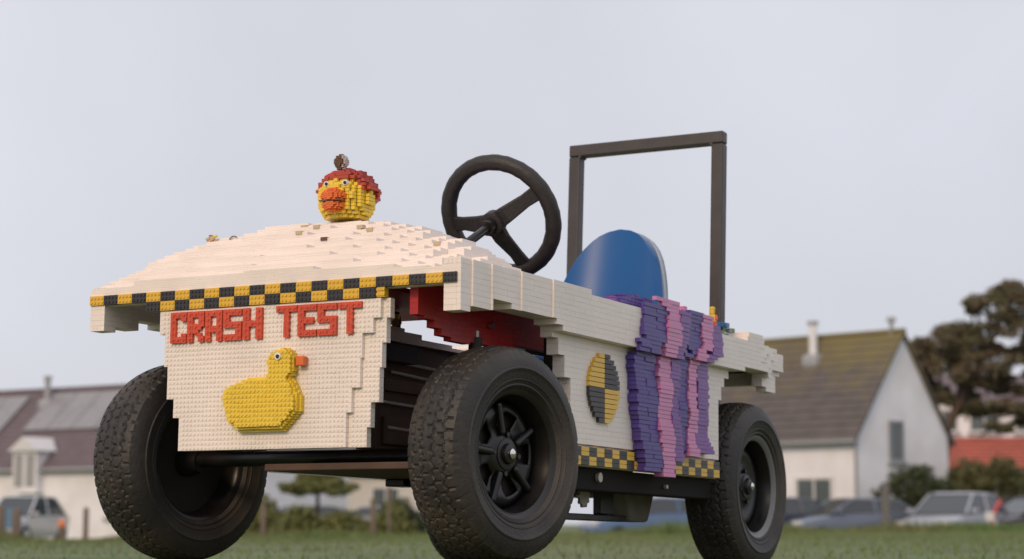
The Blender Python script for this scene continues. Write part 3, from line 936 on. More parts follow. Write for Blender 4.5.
# ------------------------------------------------------------------ the duck head on the hood
def vox(fn, lo, hi, cu, ch):
    out = []
    nx, ny, nz = [max(1, int(round((hi[i] - lo[i]) / (cu if i < 2 else ch)))) for i in range(3)]
    occ = np.zeros((nx, ny, nz), bool)
    for k in range(nz):
        for j in range(ny):
            for i in range(nx):
                occ[i, j, k] = fn(lo[0] + (i + .5) * cu, lo[1] + (j + .5) * cu, lo[2] + (k + .5) * ch)
    b = cells_to_bricks(occ, 4)
    b[:, 0:2] = lo[0] + b[:, 0:2] * cu; b[:, 2:4] = lo[1] + b[:, 2:4] * cu; b[:, 4:6] = lo[2] + b[:, 4:6] * ch
    return b
def build_duck():
    hb = float(hood_h(0.215, 0.37)) + 0.001
    hb = max(hood_step(0.215 + a, 0.365 + b) for a in (-.03, 0, .03) for b in (-.03, 0, .03)) + 0.0003
    d = empty('duck_head', kart_point(0.215, 0.365, hb), (KM.to_4x4() @ Matrix.Rotation(R(4), 4, 'Z')).to_euler())
    tag(d, 'yellow toy-brick duck head with orange beak and red cap on the white hood', 'sculpture')
    # local: -x is the face, z up
    def face(x, y, z):
        if z > 0.075: return False
        q = (x / 0.053) ** 2 + (y / 0.050) ** 2 + ((z - 0.036) / 0.048) ** 2
        ring = 1.0 - 0.10 * (abs(((z / 0.0128) % 1) - .5) < .2) * (z < 0.04)
        return q < ring
    bricks_obj('face', vox(face, (-.06, -.06, 0), (.06, .06, .08), 0.008, 0.0064), YDUCK, d, gap=0.0004)
    def cap(x, y, z):
        low = 0.050 + 0.018 * (x < -0.022) - 0.010 * (x > 0.02)
        q = ((x - 0.004) / 0.057) ** 2 + (y / 0.057) ** 2 + ((z - 0.046) / 0.047) ** 2
        return q < 1 and z > low
    bricks_obj('cap', vox(cap, (-.064, -.064, .038), (.072, .064, .100), 0.008, 0.0064), brick_mat('cap_red_brick', (0.46, 0.055, 0.035), 0.18), d, gap=0.0005, jit=0.0006)
    def beak(x, y, z):
        up = ((x + 0.046) / 0.022) ** 2 + (y / 0.024) ** 2 + ((z - 0.036) / 0.015) ** 2 < 1
        lo_ = ((x + 0.045) / 0.020) ** 2 + (y / 0.021) ** 2 + ((z - 0.020) / 0.012) ** 2 < 1
        return up or lo_
    bricks_obj('beak', [q for q in vox(beak, (-.080, -.032, .006), (-.028, .032, .058), 0.004, 0.0032) if not (0.026 < (q[4] + q[5]) / 2 < 0.029)], ORANGE, d, gap=0.0002)
    MB().box(-0.0645, -0.04, -0.021, 0.021, 0.0262, 0.0282).build('mouth', BROWN, d)
    for y in (-0.021, 0.017):
        MB().lathe([(0.0001, -0.0015), (0.0050, -0.0015), (0.0050, 0.012)], 18).build('eye', EYEW, d, True, loc=(-0.0455, y, 0.0605), rot=(0, 0, R(-90)))
        MB().lathe([(0.0001, -0.0045), (0.0030, -0.0045), (0.0030, 0.0)], 14).build('pupil', EYEB, d, True, loc=(-0.0442, y - 0.001, 0.0600), rot=(0, 0, R(-90)))
    def bob(x, y, z): return (x / 0.0125) ** 2 + (y / 0.0125) ** 2 + ((z - 0.105) / 0.015) ** 2 < 1
    B = vox(bob, (-.016, -.016, .088), (.016, .016, .124), 0.004, 0.0032)
    k = (B[:, 2] + B[:, 3]) > -0.006 - 0.004
    off = np.array([-0.012, -0.012, 0.006, 0.006, 0, 0])
    bricks_obj('bobble', B[k] + off, BROWN, d, gap=0.0003)
    bricks_obj('bobble', B[~k] + off, brick_mat('pale_brick', (0.55, 0.48, 0.46)), d, gap=0.0003)
build_duck()

# ------------------------------------------------------------------ small toy figures riding on the kart
def toy_figure(u, v, w, rz, label, torso, legs, head=None, hat=None, arm=None, bar=None, tilt=0, sc=1.0):
    f = empty('toy_figure', kart_point(u, v, w), (KM.to_4x4() @ Matrix.Rotation(R(rz), 4, 'Z') @ Matrix.Rotation(R(tilt), 4, 'X')).to_euler())
    f.scale = (sc, sc, sc)
    tag(f, label, 'toy figure', 'toy figures on the kart')
    for s in (-1, 1):
        MB().box(-0.004, 0.004, s * 0.004 - 0.0037, s * 0.004 + 0.0037, 0, 0.0125).build('leg', legs, f, bevel=0.0008)
    m = MB()
    a = [(-.004, -.0078, .0126), (.004, -.0078, .0126), (.004, .0078, .0126), (-.004, .0078, .0126)]; b = [(-.0035, -.0055, .0255), (.0035, -.0055, .0255), (.0035, .0055, .0255), (-.0035, .0055, .0255)]
    m.add(a + b, [(3, 2, 1, 0), (4, 5, 6, 7), (0, 1, 5, 4), (1, 2, 6, 5), (2, 3, 7, 6), (3, 0, 4, 7)]).build('torso', torso, f, bevel=0.0006)
    for s in (-1, 1):
        MB().tube([(0, s * 0.0068, 0.0240), (-0.001, s * 0.0092, 0.0185), (-0.006, s * 0.0095, 0.0150)], 0.0021, 8).build('arm', arm or torso, f, True)
    o = MB().tube([(0, 0, 0.0256), (0, 0, 0.0272), (0, 0, 0.0345), (0, 0, 0.0360)], [0.0038, 0.0049, 0.0049, 0.0036], 14).build('head', head or YDUCK, f, True)
    if hat: MB().tube([(0, 0, 0.0345), (0, 0, 0.0385), (0, 0, 0.0400)], [0.0056, 0.0054, 0.0035], 14).build('hat', hat, f, True)
    if bar: MB().tube([(-0.006, -0.0098, 0.0295), (-0.006, -0.0092, -0.002)], 0.0016, 8).build('staff', bar, f, True)
    return f
fh = max(hood_step(0.155, 0.632 + b) for b in (-.012, 0, .02))
toy_figure(0.155, 0.632, fh + 0.004, 20, 'tiny golden toy figure lying on the far slope of the hood', TAN, TAN, YDUCK, arm=REDB, tilt=62, sc=0.62)
toy_figure(0.315, 0.318, 0.4613, 10, 'tiny brown toy figure with dark staff on the ledge under the hood', TAN, BROWN, YDUCK, hat=BROWN, bar=BROWN)
toy_figure(1.068, 0.012, 0.5330, 0, 'tiny yellow and red toy figure at the foot of the roll bar', YDUCK, REDB, YDUCK, hat=YELLOW, arm=REDB, sc=1.15)
hk = MB().tube([(0, 0, 0), (0, 0.002, 0.007), (0, -0.003, 0.011), (0, -0.010, 0.011), (0, -0.013, 0.009)], 0.0011, 6).build('toy_hook', BROWN, None, True, loc=kart_point(0.165, 0.585, hood_step(0.165, 0.585)), rot=KROT)
tag(hk, 'tiny dark hook standing on the far side of the hood', 'hook')
# heap of coloured bricks in front of the roll bar
pl = empty('brick_posy', kart_point(1.12, 0.002, 0.5235), KROT)
tag(pl, 'little heap of green, blue and grey bricks beside the roll bar', 'bricks')
for k in range(16):
    x, y = random.uniform(-.055, .045), random.uniform(0, .03); z = random.choice((0, 0.0098, 0.0196)) if abs(x) < .03 else random.choice((0, 0.0098))
    m = random.choice((GREENB, GREENB, BLUEB, GREYB, GREYB))
    MB().box(x, x + random.choice((.012, .016)), y, y + .012, z, z + 0.0095).build('brick', m, pl, bevel=0.0006)

#@BACKGROUND
# ------------------------------------------------------------------ the houses behind the lawn
PX = 1991.0
def bear(px, Y): return (px - 512.0) / PX * Y            # metres to the side at distance Y
RENDER = mat('white_render', (0.80, 0.80, 0.85), 0.85, noise_scale=0.9, noise_amt=0.07, color2=(0.72, 0.71, 0.73), c2_scale=0.6)
TILEG = mat('mossy_grey_tiles', (0.105, 0.092, 0.090), 0.85, noise_scale=2.5, noise_amt=0.2)
TILEM = mat('mauve_slate', (0.135, 0.105, 0.118), 0.8, noise_scale=2.0, noise_amt=0.15)
GLASS = mat('window_glass', (0.10, 0.12, 0.13), 0.08)
WOODW = mat('white_window_wood', (0.62, 0.62, 0.62), 0.5)
WOODG = mat('grey_window_wood', (0.22, 0.24, 0.26), 0.5)
LEAD = mat('lead_flashing', (0.33, 0.34, 0.36), 0.5)
SOLAR = mat('pale_roof_panel', (0.23, 0.225, 0.24), 0.3, noise_scale=1.5, noise_amt=0.08)
REDTILE = mat('red_tiles', (0.33, 0.085, 0.060), 0.8, noise_scale=2, noise_amt=0.2)
POSTW = mat('weathered_post', (0.16, 0.125, 0.10), 0.9, noise_scale=8, noise_amt=0.25)
ROAD_Z = -0.60

def moss_material():
    m = TILEG; nt = m.node_tree; n, l = nt.nodes, nt.links
    b = n['Principled BSDF']
    src = b.inputs['Base Color'].links[0].from_socket
    tc = n.new('ShaderNodeTexCoord'); sp = n.new('ShaderNodeSeparateXYZ'); l.new(tc.outputs['Object'], sp.inputs[0])
    t = n.new('ShaderNodeTexNoise'); t.inputs['Scale'].default_value = 1.1; t.inputs['Detail'].default_value = 6; l.new(tc.outputs['Object'], t.inputs['Vector'])
    a = n.new('ShaderNodeMapRange'); a.inputs['From Min'].default_value = 3.6; a.inputs['From Max'].default_value = 6.8; a.inputs['To Min'].default_value = -0.35; a.inputs['To Max'].default_value = 0.42; l.new(sp.outputs['Z'], a.inputs[0])
    s = n.new('ShaderNodeMath'); s.operation = 'ADD'; l.new(a.outputs[0], s.inputs[0]); l.new(t.outputs[0], s.inputs[1])
    k = n.new('ShaderNodeMapRange'); k.inputs['From Min'].default_value = 0.42; k.inputs['From Max'].default_value = 0.85; l.new(s.outputs[0], k.inputs[0])
    x = n.new('ShaderNodeMix'); x.data_type = 'RGBA'; l.new(k.outputs[0], x.inputs[0]); l.new(src, x.inputs[6]); x.inputs[7].default_value = (0.165, 0.138, 0.060, 1)
    l.new(x.outputs[2], b.inputs['Base Color'])
moss_material()

def house(loc, ang, L, Wd, eave, ridge, label, roof_m, wall_m=RENDER, over=0.25, name='house'):
    """local x runs along the ridge away from the near gable (x=0), y across from the front wall (y=0)"""
    h = empty(name, loc, (0, 0, ang))
    tag(h, label, 'house')
    m = MB()
    v = [(0, 0, 0), (L, 0, 0), (L, Wd, 0), (0, Wd, 0), (0, 0, eave), (L, 0, eave), (L, Wd, eave), (0, Wd, eave), (0, Wd / 2, ridge), (L, Wd / 2, ridge)]
    m.add(v, [(3, 2, 1, 0), (0, 1, 5, 4), (1, 2, 6, 9, 5), (2, 3, 7, 6), (3, 0, 4, 8, 7), (4, 5, 9, 8), (6, 7, 8, 9)])
    m.build('wall', wall_m, h)
    # two roof slopes laid in overlapping tile courses
    sg = 1 if Wd > 0 else -1
    sl = (ridge - eave) / abs(Wd / 2); run = abs(Wd / 2) + over
    ln = math.hypot(run, run * sl); nc = max(6, int(ln / 0.30))
    for s in (0, 1):
        m = MB()
        for c in range(nc):
            t0, t1 = c / nc, (c + 1.25) / nc
            t1 = min(t1, 1.0)
            def pt(x, t, lift):
                y = -over + run * t; z = eave - over * sl + run * sl * t
                y -= lift * sl / math.hypot(1, sl); z += lift / math.hypot(1, sl)
                return (x, sg * y if s == 0 else Wd - sg * y, z)
            a, b = (0.11, 0.075)
            vv = [pt(-0.12, t0, a), pt(L + 0.12, t0, a), pt(L + 0.12, t1, b), pt(-0.12, t1, b), pt(-0.12, t0, 0.02), pt(L + 0.12, t0, 0.02), pt(L + 0.12, t1, 0.02), pt(-0.12, t1, 0.02)]
            m.add(vv, BOXF.tolist())
        m.build('roof_slope', roof_m, h)
    MB().tube([(-0.12, Wd / 2, ridge + 0.11), (L + 0.12, Wd / 2, ridge + 0.11)], 0.10, 8).build('ridge_tile', roof_m, h)
    MB().tube([(-0.1, sg * (-over - 0.05), eave - over * sl + 0.02), (L + 0.1, sg * (-over - 0.05), eave - over * sl + 0.02)], 0.06, 8).build('gutter', LEAD, h)
    return h

def window(h, c, w, hh, axis='x', frame=WOODW, out=-1, mull=1):
    """window in a wall; axis = the direction its width runs, out = sign of the outward normal"""
    cx, cy, cz = c
    f = empty('window', parent=h)
    def bx(a0, a1, z0, z1, d0, d1, nm, m):
        if axis == 'x': MB().box(cx + a0, cx + a1, *sorted((cy + out * d0, cy + out * d1)), cz + z0, cz + z1).build(nm, m, f)
        else: MB().box(*sorted((cx + out * d0, cx + out * d1)), cy + a0, cy + a1, cz + z0, cz + z1).build(nm, m, f)
    t = 0.09
    bx(-w / 2, w / 2, -hh / 2, -hh / 2 + t, -0.05, 0.06, 'frame', frame)
    bx(-w / 2, w / 2, hh / 2 - t, hh / 2, -0.05, 0.06, 'frame', frame)
    bx(-w / 2, -w / 2 + t, -hh / 2 + t, hh / 2 - t, -0.05, 0.06, 'frame', frame)
    bx(w / 2 - t, w / 2, -hh / 2 + t, hh / 2 - t, -0.05, 0.06, 'frame', frame)
    for k in range(1, mull + 1):
        x = -w / 2 + w * k / (mull + 1)
        bx(x - 0.03, x + 0.03, -hh / 2 + t, hh / 2 - t, -0.05, 0.05, 'frame', frame)
    bx(-w / 2 + t, w / 2 - t, -hh / 2 + t, hh / 2 - t, -0.03, 0.02, 'pane', GLASS)
    bx(-w / 2 - 0.08, w / 2 + 0.08, -hh / 2 - 0.1, -hh / 2 - 0.002, -0.02, 0.14, 'sill', LEAD)
    return f

def chimney(h, x, y, z, hgt, r=0.16, m=RENDER):
    c = MB().tube([(x, y, z - 0.6), (x, y, z + hgt)], r, 12).build('chimney', m, h, True)
    MB().tube([(x, y, z + hgt), (x, y, z + hgt + 0.10)], [r * 1.4, r * 1.4], 12).build('cowl', LEAD, c, True)
    MB().obox((x, y - 0.0, z - 0.15), (0.62, 0.6, 0.5)).build('flashing', LEAD, c, bevel=0.15)

# white gabled house at the right; the near corner of its walls stands at about 60 m
ga = math.atan2(0.69, -0.72)                               # ridge direction, away to the left
hr = house((bear(857, 60), 60, ROAD_Z), ga, 10.0, -5.05, 3.42, 6.52, 'white gabled house with steep moss-yellowed grey tile roof', TILEG)
# local y is negative towards the gable's far end; front wall is y=0
window(hr, (-0.001, -2.05, 3.2), 0.75, 1.25, axis='y', frame=WOODG, out=-1, mull=0)
for x in (1.6, 5.0): window(hr, (x, 0.001, 1.5), 1.4, 1.2, axis='x', frame=WOODW, out=1, mull=1)
chimney(hr, 2.9, -1.90, 5.95, 1.05, 0.13)
fl = MB().tube([(0.35, -2.5, 6.5), (0.35, -2.5, 7.0)], 0.07, 10).build('flue', LEAD, hr, True)
MB().tube([(0.35, -2.5, 6.96), (0.35, -2.5, 7.1)], [0.16, 0.13], 10).build('cowl', LEAD, fl, True)
MB().tube([(0.03, 0.10, 0.0), (0.03, 0.10, 3.2)], 0.05, 8).build('downpipe', LEAD, hr, True)

# long white house at the left with a mauve slate roof and a dormer
la = math.atan2(0.55, -0.835)
hl = house((bear(236, 72), 72, ROAD_Z), la, 27.0, -6.6, 2.95, 6.02, 'long white cottage with mauve slate roof, pale roof panels and white dormer', TILEM)
def on_left_roof(x, t):                                    # point on the front slope
    sl = (6.02 - 2.95) / 3.3
    return (x, -3.3 * t + 0.0, 2.95 + 3.3 * sl * t)
def roof_panel(x0, x1, t0, t1):
    a, b, c, d = on_left_roof(x0, t0), on_left_roof(x1, t0), on_left_roof(x1, t1), on_left_roof(x0, t1)
    n = Vector((0, 0.68, 0.73))
    m = MB(); lo = [Vector(p) + n * 0.13 for p in (a, b, c, d)]; hi = [p + n * 0.07 for p in lo]
    m.add(lo + hi, BOXF.tolist()).build('roof_panel', SOLAR, hl)
DX = 10.0
for k in range(4): roof_panel(7.0 + k * 1.35, 8.3 + k * 1.35, 0.42, 0.93)
for k in range(3): roof_panel(13.7 + k * 1.35, 15.0 + k * 1.35, 0.40, 0.91)
# dormer with its own little gable
def dormer(h, x, y0, z0, w, hh):
    d = MB()
    d.box(x - w / 2, x + w / 2, -1.6, y0, z0, z0 + hh).build('dormer', RENDER, h)
    o = h.children[-1]
    m = MB()
    pk = z0 + hh + 0.55
    m.add([(x - w / 2 - .18, y0 + .15, z0 + hh), (x + w / 2 + .18, y0 + .15, z0 + hh), (x, y0 + .15, pk), (x - w / 2 - .18, -2.4, z0 + hh), (x + w / 2 + .18, -2.4, z0 + hh), (x, -2.4, pk)],
          [(0, 1, 2), (5, 4, 3), (0, 2, 5, 3), (1, 4, 5, 2), (0, 3, 4, 1)]).build('dormer_roof', mat('dormer_white', (0.62, 0.62, 0.64), 0.7), h)
    for s in (-1, 1):
        MB().box(x + s * w * .24 - w * .17, x + s * w * .24 + w * .17, y0 + 0.001, y0 + .03, z0 + .25, z0 + hh - .12).build('dormer_pane', mat('net_curtain_glass', (0.30, 0.31, 0.32), 0.2), h)
dormer(hl, 10.35, 0.42, 1.85, 1.30, 1.62)
chimney(hl, 12.5, -2.7, 5.6, 0.95, 0.13, LEAD)
for x in (2.0, 5.6, 14.2, 18.5): window(hl, (x, 0.001, 1.45), 1.5, 1.1, axis='x', frame=WOODW, out=1, mull=1)

# low cream house between, far behind
hm = house((bear(420, 88), 88, ROAD_Z), math.pi - 0.12, 9.5, -6.0, 3.0, 4.6, 'low cream bungalow with beige roof behind the small round tree', mat('beige_tiles', (0.30, 0.25, 0.21), 0.85, noise_scale=2, noise_amt=0.15), mat('cream_render', (0.58, 0.56, 0.54), 0.85))
for x in (1.5, 4.6, 7.4): window(hm, (x, 0.001, 1.7), 1.3, 1.2, axis='x', frame=WOODW, out=1, mull=1)

# house with the red tiled lean-to behind the pine
def red_house():
    Y = 92; x0 = bear(930, Y)
    h = empty('house', (x0, Y, ROAD_Z)); tag(h, 'white house with red tiled lean-to roof behind the pine', 'house')
    MB().box(0, 14, 3.0, 10, 0, 6.55).build('wall', RENDER, h)
    MB().box(0, 14, 0, 2.995, 0, 3.1).build('lean_to', mat('dark_brick_wall', (0.16, 0.10, 0.09), 0.85), h)
    m = MB(); n = 8
    for c in range(n):
        t0, t1 = c / n, min(1, (c + 1.2) / n)
        def P(t, l): return -0.35 + 3.34 * t, 3.15 + 1.55 * t + l
        (ya, za), (yb, zb) = P(t0, 0.12), P(t1, 0.06)
        m.add([(-.2, ya, za - .1), (14.2, ya, za - .1), (14.2, yb, zb - .1), (-.2, yb, zb - .1), (-.2, ya, za), (14.2, ya, za), (14.2, yb, zb), (-.2, yb, zb)], BOXF.tolist())
    m.build('lean_to_roof', REDTILE, h)
    MB().box(-.2, 14.2, -0.52, -0.36, 2.95, 3.2).build('gutter', mat('dark_gutter', (0.05, 0.05, 0.06), 0.6), h)
    m = MB(); m.add([(-.3, 2.7, 6.5), (14.3, 2.7, 6.5), (14.3, 10.3, 6.5), (-.3, 10.3, 6.5), (-.3, 6.5, 8.0), (14.3, 6.5, 8.0)], [(0, 1, 5, 4), (2, 3, 4, 5), (0, 4, 3), (1, 2, 5), (3, 2, 1, 0)])
    m.build('roof', TILEM, h)
    for x in (1.2, 3.2, 5.4, 7.6): window(h, (x, 2.999, 5.55), 1.5, 1.1, axis='x', frame=WOODW, out=-1, mull=1)
    for x in (0.9, 2.9, 4.9): window(h, (x, -0.001, 2.2), 1.4, 0.9, axis='x', frame=WOODW, out=-1, mull=1)
red_house()

# ------------------------------------------------------------------ trees and bushes
def leaf_cloud(clumps, per, size, flat=0.6, up=0.2):
    """leaf-sized quads spread through a list of (centre, radii) clumps"""
    V, n = [], 0
    Cs, Ss = [], []
    for (c, r) in clumps:
        d = rng.normal(0, 1, (per, 3)); d /= np.linalg.norm(d, axis=1)[:, None]
        rad = rng.random(per) ** 0.45
        Cs.append(np.array(c) + d * rad[:, None] * np.array(r))
    Pn = np.concatenate(Cs); n = len(Pn)
    a = rng.normal(0, 1, (n, 3)); a /= np.linalg.norm(a, axis=1)[:, None]
    b = rng.normal(0, 1, (n, 3)); b -= a * (a * b).sum(1)[:, None]; b /= np.linalg.norm(b, axis=1)[:, None]
    s = size * (0.6 + 0.8 * rng.random(n))[:, None]
    V = np.stack([Pn - a * s, Pn - b * s * flat, Pn + a * s, Pn + b * s * flat], 1).reshape(-1, 3)
    return V, np.arange(4 * n).reshape(-1, 4)
def bark(): return mat('bark', (0.090, 0.062, 0.048), 0.95, noise_scale=6, noise_amt=0.3)

def pine():
    Y = 74.0; bx_ = bear(940, Y)
    t = empty('pine_tree', (bx_, Y, ROAD_Z)); tag(t, 'tall dark pine with wind-swept crown beside the white gabled house', 'tree')
    def at(px, py): return ((px - 512) / PX * Y - bx_, CAM_Z + (524 - py) / PX * Y - ROAD_Z)
    tr = MB()
    tr.tube([(0.1, 0, 0), (0.0, 0, 2.5), (0.25, 0.1, 4.2), (1.2, 0.2, 6.0), (2.2, 0.1, 7.8)], [0.26, 0.22, 0.19, 0.15, 0.07], 10)
    cl = []
    for (px, py, rx, rz, k) in ((918, 352, .55, .5, 1), (922, 372, .5, .4, 0), (955, 352, .8, .5, 0), (995, 362, .9, .45, 1), (925, 360, .75, .55, 0), (938, 345, .8, .5, 1), (930, 385, .5, .35, 0), (950, 372, .8, .55, 1), (945, 400, .45, .3, 0), (965, 330, .85, .5, 0), (985, 305, .8, .5, 1), (1000, 290, .8, .4, 0), (1020, 297, .9, .6, 1), (1045, 310, 1.1, .7, 0), (1000, 325, .9, .5, 1), (978, 352, .9, .45, 1),
                               (1010, 350, 1.0, .5, 0), (1040, 345, 1.0, .6, 1), (960, 392, .7, .35, 0), (985, 378, .75, .35, 1), (1015, 385, .8, .35, 0), (990, 407, .8, .32, 1), (1018, 415, .8, .35, 0), (1000, 428, .6, .22, 1), (1060, 380, 1.2, .8, 0), (972, 412, .5, .25, 0), (1085, 340, 1.2, .9, 1), (1100, 390, 1.0, .7, 0)):
        x, z = at(px, py)
        yy = (-0.7 if k else 0.8) * random.uniform(0.3, 1.2)
        cl.append(((x, yy, z), (rx, max(rx * .8, .5), rz)))
        tr.tube([(min(2.2, max(0.1, x * .5 + .4)), 0.1, min(7.6, z * .93)), ((x + .8) / 2, yy / 2, z - .22), (x, yy, z)], [0.06, 0.045, 0.02], 6)
    tr.build('trunk', bark(), t)
    sub = []
    for (c, r) in cl:
        for k in range(9):
            d = rng.normal(0, 1, 3); d /= np.linalg.norm(d)
            sub.append((np.array(c) + d * np.array(r) * random.uniform(.5, 1.05), np.array(r) * random.uniform(.35, .62)))
    V, F = leaf_cloud(sub, 190, 0.115, 0.30)
    nd = mat('pine_needles', (0.135, 0.130, 0.070), 0.8, var=0.5, color2=(0.165, 0.125, 0.082), c2_scale=0.9)
    c = link('crown', mesh_np('crown', V, F), nd, t); c['kind'] = 'stuff'
pine()

def small_tree(px, Y, wpx, label, h0, h1, color):
    x = bear(px, Y); s = Y / PX
    t = empty('small_tree', (x, Y, ROAD_Z)); tag(t, label, 'tree')
    W = wpx * s
    MB().tube([(0, 0, 0), (0.03, 0, h0), (0.0, 0.02, (h0 + h1) / 2)], [0.07, 0.055, 0.03], 8).build('trunk', bark(), t)
    cl = []
    for k in range(46):
        a = random.random() * 6.28; r = W / 2 * math.sqrt(random.random())
        z = h0 + (h1 - h0) * (0.25 + 0.75 * random.random() * math.sqrt(max(0.05, 1 - (r / (W / 2)) ** 2)))
        cl.append(((r * math.cos(a), r * math.sin(a), z), (W * .13, W * .13, (h1 - h0) * .16)))
    V, F = leaf_cloud(cl, 130, 0.06, 0.6)
    c = link('crown', mesh_np('crown', V, F), color, t); c['kind'] = 'stuff'
LEAFY = mat('yellow_green_leaves', (0.155, 0.165, 0.050), 0.7, var=0.4)
LEAFD = mat('dark_green_leaves', (0.055, 0.072, 0.026), 0.7, var=0.5)
small_tree(318, 58, 74, 'small round-crowned garden tree between the front wheels', 1.35, 2.25, LEAFY)

def bush(px, Y, wpx, top_py, label, m, depth=1.2, size=0.06):
    x = bear(px, Y); W = wpx / PX * Y; top = CAM_Z + (524 - top_py) / PX * Y - ROAD_Z
    b = empty('bush', (x, Y, ROAD_Z)); tag(b, label, 'bush')
    cl = []
    n = int(20 + W * 16)
    for k in range(n):
        a = random.uniform(-1, 1); hh = top * (1 - 0.45 * abs(a) ** 2.2) * random.uniform(0.4, 1.0)
        cl.append(((a * W / 2 * .9, random.uniform(-.5, .5) * depth, hh), (0.34, 0.34, 0.28)))
    V, F = leaf_cloud(cl, 120, size, 0.6)
    c = link('foliage', mesh_np('foliage', V, F), m, b); c['kind'] = 'stuff'
    st = MB()
    for k in range(5):
        a = random.uniform(-.4, .4) * W
        st.tube([(a * .4, 0, 0), (a, random.uniform(-.2, .2), top * .7)], [0.04, 0.015], 6)
    st.build('stem', bark(), b)
bush(915, 57.5, 100, 472, 'dark green bush against the white gabled house', LEAFD)
bush(985, 62, 135, 460, 'broad yellow-green bush below the red lean-to roof', mat('olive_leaves', (0.105, 0.105, 0.034), 0.7, var=0.45), 1.6)
bush(1050, 60, 70, 470, 'dark green bush at the right edge behind the cars', LEAFD)
bush(400, 66, 46, 505, 'low dull bush beside the cream bungalow', LEAFD)
bush(690, 60, 40, 500, 'green bush between the kart wheels behind the blue car', LEAFY)
bush(262, 57, 30, 500, 'thin pale bush left of the small round tree', LEAFY, 0.6)

for (px, w, t, k) in ((300, 40, 512, 'left'), (345, 46, 516, 'middle'), (392, 36, 513, 'right')): bush(px, 49.0, w, t, 'low olive verge shrub, %s of the three between the front wheels' % k, LEAFY, 0.6)
# ------------------------------------------------------------------ parked cars along the road
CGLASS = mat('car_glass', (0.05, 0.06, 0.07), 0.06)
CTYRE = mat('car_tyre', (0.02, 0.02, 0.02), 0.8)
LAMP = mat('headlamp', (0.55, 0.56, 0.58), 0.12)
TAILR = mat('tail_lamp', (0.45, 0.02, 0.02), 0.2)
def parked_car(px, Y, yaw, paint, label, hatch=True, L=4.0, H=1.46):
    c = empty('parked_car', (bear(px, Y), Y, ROAD_Z + 0.006), (0, 0, R(yaw)))
    tag(c, label, 'car', 'cars parked along the road')
    Wd = 0.84
    # stations along x (nose at -x): x, belt height, half width, low height
    st = [(-2.0, .58, .58, .30), (-1.92, .68, .72, .24), (-1.7, .76, .80, .22), (-1.2, .86, .84, .20), (-.75, .93, .85, .20), (0, .95, .86, .20), (.9, .97, .86, .20), (1.5, .97, .84, .22), (1.85, .95, .78, .26), (2.0, .80, .68, .34)]
    k = L / 4.0
    v, f = [], []
    for (x, b, w, lo) in st:
        v += [(x * k, -w * .93, lo), (x * k, -w, (lo + b) / 2), (x * k, -w * .95, b - .04), (x * k, -w * .80, b), (x * k, w * .80, b), (x * k, w * .95, b - .04), (x * k, w, (lo + b) / 2), (x * k, w * .93, lo)]
    for i in range(len(st) - 1):
        for j in range(8):
            f.append((i * 8 + j, i * 8 + (j + 1) % 8, (i + 1) * 8 + (j + 1) % 8, (i + 1) * 8 + j))
    f += [tuple(range(8)), tuple(range(len(st) * 8 - 1, len(st) * 8 - 9, -1))]
    MB().add(v, f).build('body', paint, c, True)
    # cabin: roof skin and pillars over a glass house
    xr = 1.72 if hatch else 1.25
    gl = [(-.95, .90, .74), (-.15, H - .07, .60), (1.05, H - .08, .59), (xr, .94, .72)]
    base = [(x * k, w) for x, z, w in gl]
    v = [(-.95 * k, -.76, .92), (-.20 * k, -.61, H - .06), (1.12 * k, -.60, H - .08), (xr * k, -.74, .95), (-.95 * k, .76, .92), (-.20 * k, .61, H - .06), (1.12 * k, .60, H - .08), (xr * k, .74, .95)]
    MB().add(v, [(0, 1, 2, 3), (7, 6, 5, 4), (0, 4, 5, 1), (1, 5, 6, 2), (2, 6, 7, 3), (0, 3, 7, 4)]).build('window', CGLASS, c)
    v = [(-.24 * k, -.615, H - .055), (1.14 * k, -.605, H - .075), (1.14 * k, .605, H - .075), (-.24 * k, .615, H - .055), (-.05 * k, -.56, H), (1.0 * k, -.55, H - .015), (1.0 * k, .55, H - .015), (-.05 * k, .56, H)]
    MB().add(v, BOXF.tolist()).build('roof', paint, c, bevel=0.03)
    for s in (-1, 1):
        for (a, b) in (((-.95, .765, .92), (-.2, .617, H - .05)), ((.42, .752, .95), (.42, .612, H - .05)), ((xr, .745, .95), (1.12, .61, H - .07))):
            MB().tube([(a[0] * k, s * a[1], a[2]), (b[0] * k, s * b[1], b[2])], 0.035, 6).build('pillar', paint, c)
        MB().obox((-1.86 * k, s * .60, .66), (.20, .30, .15), Matrix.Rotation(s * R(-18), 3, 'Z')).build('headlight', LAMP, c, bevel=0.04)
        MB().obox((1.93 * k, s * .62, .80), (.12, .20, .28)).build('tail_light', TAILR, c, bevel=0.03)
        MB().obox((-.78 * k, s * .93, 1.0), (.12, .16, .12)).build('mirror', paint, c, bevel=0.03)
        for x in (-1.25 * k, 1.25 * k):
            w = empty('wheel', (x, s * .76, .30), parent=c)
            MB().lathe([(.0001, -.09), (.17, -.10), (.19, -.10), (.29, -.10), (.31, -.07), (.31, .07), (.29, .10), (.0001, .10)], 20).build('tyre', CTYRE, w, True)
            MB().lathe([(.0001, s * .108), (.10, s * .112), (.18, s * .104)], 14).build('rim', LAMP, w, True)
    MB().box(-2.03 * k, -1.93 * k, -.55, .55, .33, .47).build('grille', CTYRE, c, bevel=0.02)
    MB().box(-2.045 * k, -2.02 * k, -.26, .26, .40, .50).build('number_plate', LAMP, c)
    return c
def paint(n, c, r=0.28): return mat(n, c, r, 0.3, coat=0.4)
parked_car(952, 53.2, 52, paint('silver_paint', (0.36, 0.38, 0.43)), 'silver hatchback parked nose-on beside the dark bush', H=1.5)
